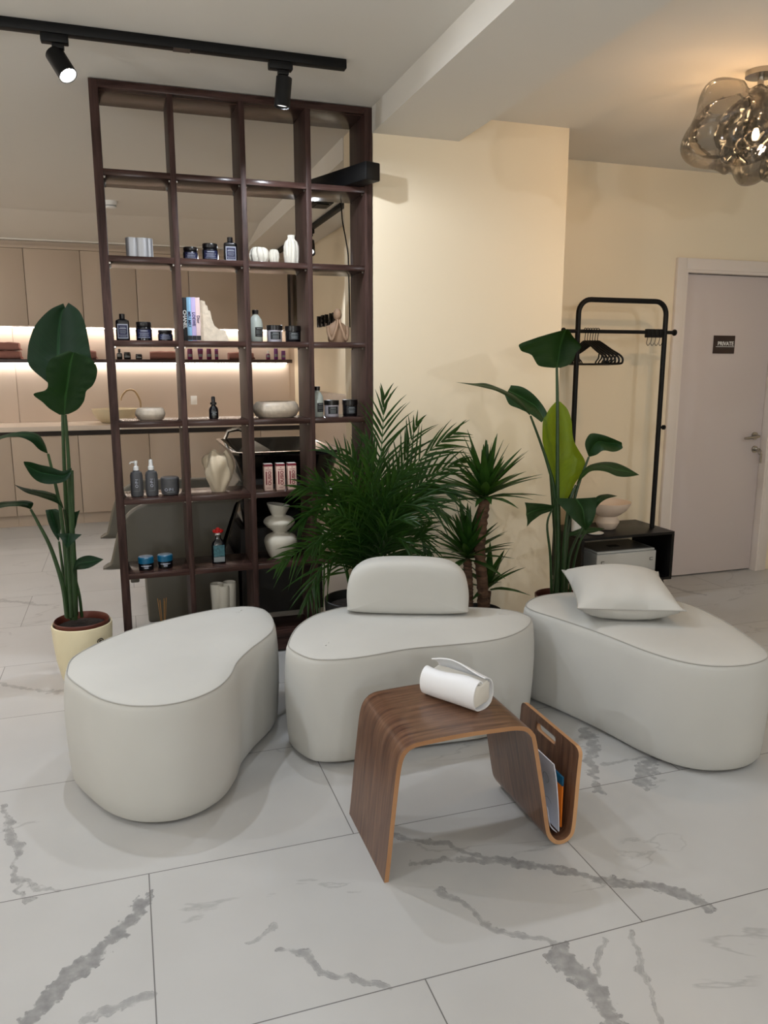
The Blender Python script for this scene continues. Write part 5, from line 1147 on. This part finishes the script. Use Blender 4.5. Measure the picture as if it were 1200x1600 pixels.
MB().tube([(pr_,PY,1.04),(pr_+.035,PY,1.04)], .007, 10).tube([(pr_+.030,PY,1.04),(pr_+.042,PY,1.04)], .014, 16).build('side_peg', 'black', t)
# hangers
H0 = thing('clothes_hanger', 'black plastic clothes hanger at the left of the bunch, half behind the plant leaf', 'clothes hanger', (2.478, PY, 1.592), 0, 'black hangers on the rack rail')
hk = MB().tube(catmull([(0,-.012,.008),(0,-.010,.014),(0,0,.0175),(0,.010,.014),(0,.0115,.004),(0,.004,-.012),(0,0,-.035),(0,0,-.055)], 5), .0022, 8); hook = hk.build('hook', 'black', H0, False)
bw = MB(); w2 = .205
arm_ = [(0,0,-.055),(0,.03,-.062),(0,.12,-.105),(0,.18,-.130),(0,w2,-.148),(0,w2+.004,-.165),(0,w2-.012,-.178),(0,.1,-.182)]
full = [(0,-y,z) for _, y, z in reversed(arm_)][:-1]+arm_
bw.tube(catmull(full, 4), .0058, 8).tube([(0,-.1,-.182),(0,.1,-.182)], .0058, 8)
bw.tube(catmull([(0,-.155,-.125),(0,-.15,-.15),(0,-.13,-.165),(0,-.12,-.18)], 4), .004, 6).tube(catmull([(0,.155,-.125),(0,.15,-.15),(0,.13,-.165),(0,.12,-.18)], 4), .004, 6)
body_ = bw.build('bow', 'black', H0, False)
hl = ['second from the left in the bunch', 'third from the left in the bunch', 'fourth from the left in the bunch', 'second from the right of the bunch', 'rightmost of the bunch, most in view']
H0.rotation_euler = (0, 0, math.radians(178))
for i in range(5):
    h_ = H0.copy(); COL.objects.link(h_); h_.location.x = 2.478+.0165*(i+1); h_.rotation_euler = (0, 0, math.radians(179+i*2.2)); h_['label'] = 'black plastic clothes hanger, '+hl[i]
    for ch in (hook, body_):
        c_ = ch.copy(); COL.objects.link(c_); c_.parent = h_
# clip hangers pushed to the right end
for i in range(4):
    x = pr_-.032-.028*i
    t2 = thing('clip_hook', 'black clip with a thin open hook on the rack rail, '+('rightmost, against the pole', 'second from the pole', 'third from the pole', 'leftmost of the four')[i], 'hook', (x, PY, 1.592), group='clip hooks on the rail')
    MB().box(-.0135, .0135, -.014, .014, -.030, .018, .003).build('clip', 'black', t2, False)
    MB().tube(catmull([(0,0,-.030),(-.006,-.004,-.045),(-.010,-.006,-.062),(-.004,-.008,-.074),(.006,-.008,-.070),(.009,-.008,-.060)], 5), .0018, 6).build('hook', 'black', t2, False)
# things on the rack cabinet
t = thing('footed_bowl', 'blush ceramic bowl on a wide drum foot, on the black cabinet', 'bowl', (2.735, 3.945, Z1))
MB().lathe([(.046,0),(.052,.004),(.070,.040),(.071,.047),(.060,.068),(.056,.080),(.075,.090),(.110,.118),(.130,.150),(.136,.166),(.131,.166),(.108,.126),(.06,.100),(0,.094)], n=56, cap1=False).build('body', 'bowlpink', t, False)
t = thing('storage_canister', 'white canister with a dark red rim line behind the plant leaves', 'canister', (2.545, 3.97, Z1))
MB().rings([[(p[0], p[1], z) for p in rr(-.055, .055, -.045, .045, 0, .02, 6)] for z in (0, .158)]).build('body', 'white', t, False)
MB().rings([[(p[0], p[1], z) for p in rr(-.056, .056, -.046, .046, 0, .02, 6)] for z in (.1585, .163)]).build('rim', 'potbrown', t, False)
solo('saucer', MB().lathe([(.030,0),(.046,.003),(.052,.009),(.050,.0095),(.03,.005),(0,.0045)], n=40, cap1=False), 'white', 'small white saucer at the front of the black cabinet', 'saucer', loc=(2.575, 3.83, Z1+.0005))
t = thing('document_case', 'pale grey latched case with a dark top inside the black cabinet', 'case', (2.74, 3.93, Z0+.0165))
MB().box(-.155, .262, -.12, .15, 0, .155, .006).build('body', 'casegrey', t, False)
MB().box(-.150, .255, -.112, .145, .1555, .168, .004).build('lid', 'casegrey', t, False)
MB().box(-.14, .24, -.100, .13, .1685, .1695).build('top_panel', 'casedark', t, False)
for x in (-.125, .215): MB().box(x, x+.022, -.1225, -.1202, .11, .113).box(x, x+.0025, -.1225, -.1202, .0985, .11).box(x, x+.022, -.1225, -.1202, .0955, .0985).build('latch', 'casedark', t, False)
MB().box(.0, .07, -.02, .02, .1697, .1725).build('grip', 'gap', t, False)

# ================================================================ front ceiling track with spotlights
TZ = 2.56
t = thing('track_rail', 'black ceiling track with spotlights running in front of the bookcase', 'light track', (-.3, 3.14, TZ))
MB().box(-1.6, .885, 3.121, 3.159, TZ-.034, TZ-.0005, .003).build('rail', 'black', t)
MB().box(.24, .30, 3.1195, 3.1605, TZ-.0348, TZ-.0335).build('joint', 'cap', t)
SP1 = spot('track_spotlight', 'lit spotlight glaring white at the left of the front track', (-.147, 3.14, TZ-.034), (.44, -.44, -.84), 'black track spotlights', lit=True, L=.10, drop=.062, r=.032)
SP2 = spot('track_spotlight', 'black square-bodied spotlight near the right end of the front track', (.640, 3.14, TZ-.034), (-.10, .05, -1), 'black track spotlights', L=.105, drop=.066, r=.030)

# ================================================================ smoky blown-glass pendant
PCX, PCY, PCZ = 2.47, 2.72, 2.33
t = thing('glass_pendant', 'smoky blown-glass ceiling lamp of crumpled lobes at the top right', 'ceiling lamp', (PCX, PCY, TZ))
def blob(c, r, seed, sq=(1, 1, .8)):
    rn = random.Random(seed); dirs = [(Vector((rn.gauss(0,1), rn.gauss(0,1), rn.gauss(0,1))).normalized(), rn.uniform(1.2, 3.0), rn.uniform(0, 6)) for _ in range(7)]
    R = []
    for i in range(33):
        th = PI*i/32; ring = []
        for j in range(56):
            ph = 2*PI*j/56; d = Vector((math.sin(th)*math.cos(ph), math.sin(th)*math.sin(ph), math.cos(th)))
            f = 1+sum(.080*math.sin(k_*2.2*d.dot(v_)+o_) for v_, k_, o_ in dirs)
            f *= 1-.24*math.exp(-((d.dot(dirs[0][0])-.2)/.10)**2)-.18*math.exp(-((d.dot(dirs[1][0])+.1)/.09)**2)
            q = d*r*f; ring.append((c[0]+q.x*sq[0], c[1]+q.y*sq[1], c[2]+q.z*sq[2]))
        R.append(ring)
    return MB().rings(R)
blob((2.375, 2.70, 2.325), .200, 5, (1.05, .9, .84)).build('glass_lobe', 'smoke', t)
blob((2.56, 2.73, 2.37), .18, 8, (1, 1, .85)).build('glass_lobe', 'smoke', t)
blob((2.60, 2.60, 2.28), .17, 21, (1, 1, .85)).build('glass_lobe', 'smoke', t)
blob((2.44, 2.68, 2.30), .088, 14, (.8, .8, 1)).build('inner_glass', 'smoke', t)
MB().lathe([(.06,0),(.06,-.02),(.012,-.024),(.012,-.14)], (PCX+.02, PCY, TZ), n=28).build('ceiling_rose', 'chrome', t)
for (x, y, z) in ((2.455, 2.685, 2.31), (2.56, 2.70, 2.35), (2.58, 2.62, 2.27)):
    MB().lathe([(0,-.022),(.011,-.018),(.015,-.004),(.012,.012),(.008,.024),(0,.026)], (x, y, z), n=18).build('bulb', 'bulb', t)

# ================================================================ light
def light(kind, name, loc, energy, color, aim=None, size=.05, angle=90, blend=.25, parent=None):
    d = bpy.data.lights.new(name, kind); d.energy = energy; d.color = color
    if kind == 'SPOT': d.spot_size = math.radians(angle); d.spot_blend = blend; d.shadow_soft_size = size
    elif kind == 'AREA': d.size = size
    else: d.shadow_soft_size = size
    o = bpy.data.objects.new(name, d); COL.objects.link(o); o.location = loc
    if aim is not None: o.rotation_euler = (Vector(aim)).to_track_quat('-Z', 'Y').to_euler()
    if parent is not None:
        o.parent = parent; o.location = Vector(loc)-parent.location
    return o
COOL = (.91, .975, 1.06); WARM = (1.0, .70, .43); NEUT = (1.0, .95, .90)
EXPOSURE = 0.32
wd = bpy.data.worlds.new('world'); SC.world = wd; wd.use_nodes = True
wd.node_tree.nodes['Background'].inputs[0].default_value = (1.0, .93, .85, 1); wd.node_tree.nodes['Background'].inputs[1].default_value = 0.0
light('SPOT', 'spot_beam', SP1[2], 30, COOL, SP1[1], .012, 138, .45, SP1[0])
light('SPOT', 'spot_beam', SP2[2], 19, COOL, (.22, .12, -1), .014, 155, .4, SP2[0])
light('SPOT', 'spot_beam', SP3[2], 18, COOL, SP3[1], .02, 120, .4, SP3[0])
# unseen lights: a ceiling spot, then fills added to brighten room and salon
light('SPOT', 'ceiling_spot', (-1.3, 3.05, 2.45), 24, COOL, (.3, -.1, -1), .012, 140, .5)
for i, (x, y, z, e) in enumerate(((-2.0, 1.1, 2.0, 38), (.3, -1.3, 1.75, 28), (-.5, -2.5, 1.6, 40), (2.9, .7, 2.1, 20))):
    light('POINT', 'room_fill', (x, y, z), e, COOL, None, .025)  # unseen point fills, added to lift ceiling, walls and ottoman fronts
for (x, y, e) in ((-2.7, 5.2, 13), (-2.3, 6.4, 9), (-2.6, 3.9, 13)):
    light('POINT', 'salon_fill', (x, y, 2.2), e, NEUT, None, .07)  # unseen point fills, added off to the left to light the salon
light('SPOT', 'salon_floor_fill', (-1.0, 5.0, 2.5), 26, COOL, (.05, .1, -1), .02, 80, .3)  # unseen spot, added to brighten the salon floor
light('POINT', 'pendant_glow', (2.47, 2.67, 2.25), 27, WARM, None, .02)


# ================================================================ camera and view
cam = bpy.data.cameras.new('camera'); co = bpy.data.objects.new('camera', cam); COL.objects.link(co)
co.location = (0, 0, 1.41)
pt, yw = math.radians(10.8), math.radians(18.35)
fw = Vector((math.sin(yw)*math.cos(pt), math.cos(yw)*math.cos(pt), -math.sin(pt)))
co.rotation_euler = fw.to_track_quat('-Z', 'Y').to_euler()
cam.sensor_fit = 'VERTICAL'; cam.sensor_height = 32.0; cam.lens = 32.0*1210.0/1600.0
cam.clip_start = .02; cam.clip_end = 60
SC.camera = co
SC.view_settings.view_transform = 'Standard'; SC.view_settings.look = 'None'; SC.view_settings.gamma = 1.0
SC.view_settings.use_curve_mapping = False
SC.view_settings.exposure = EXPOSURE
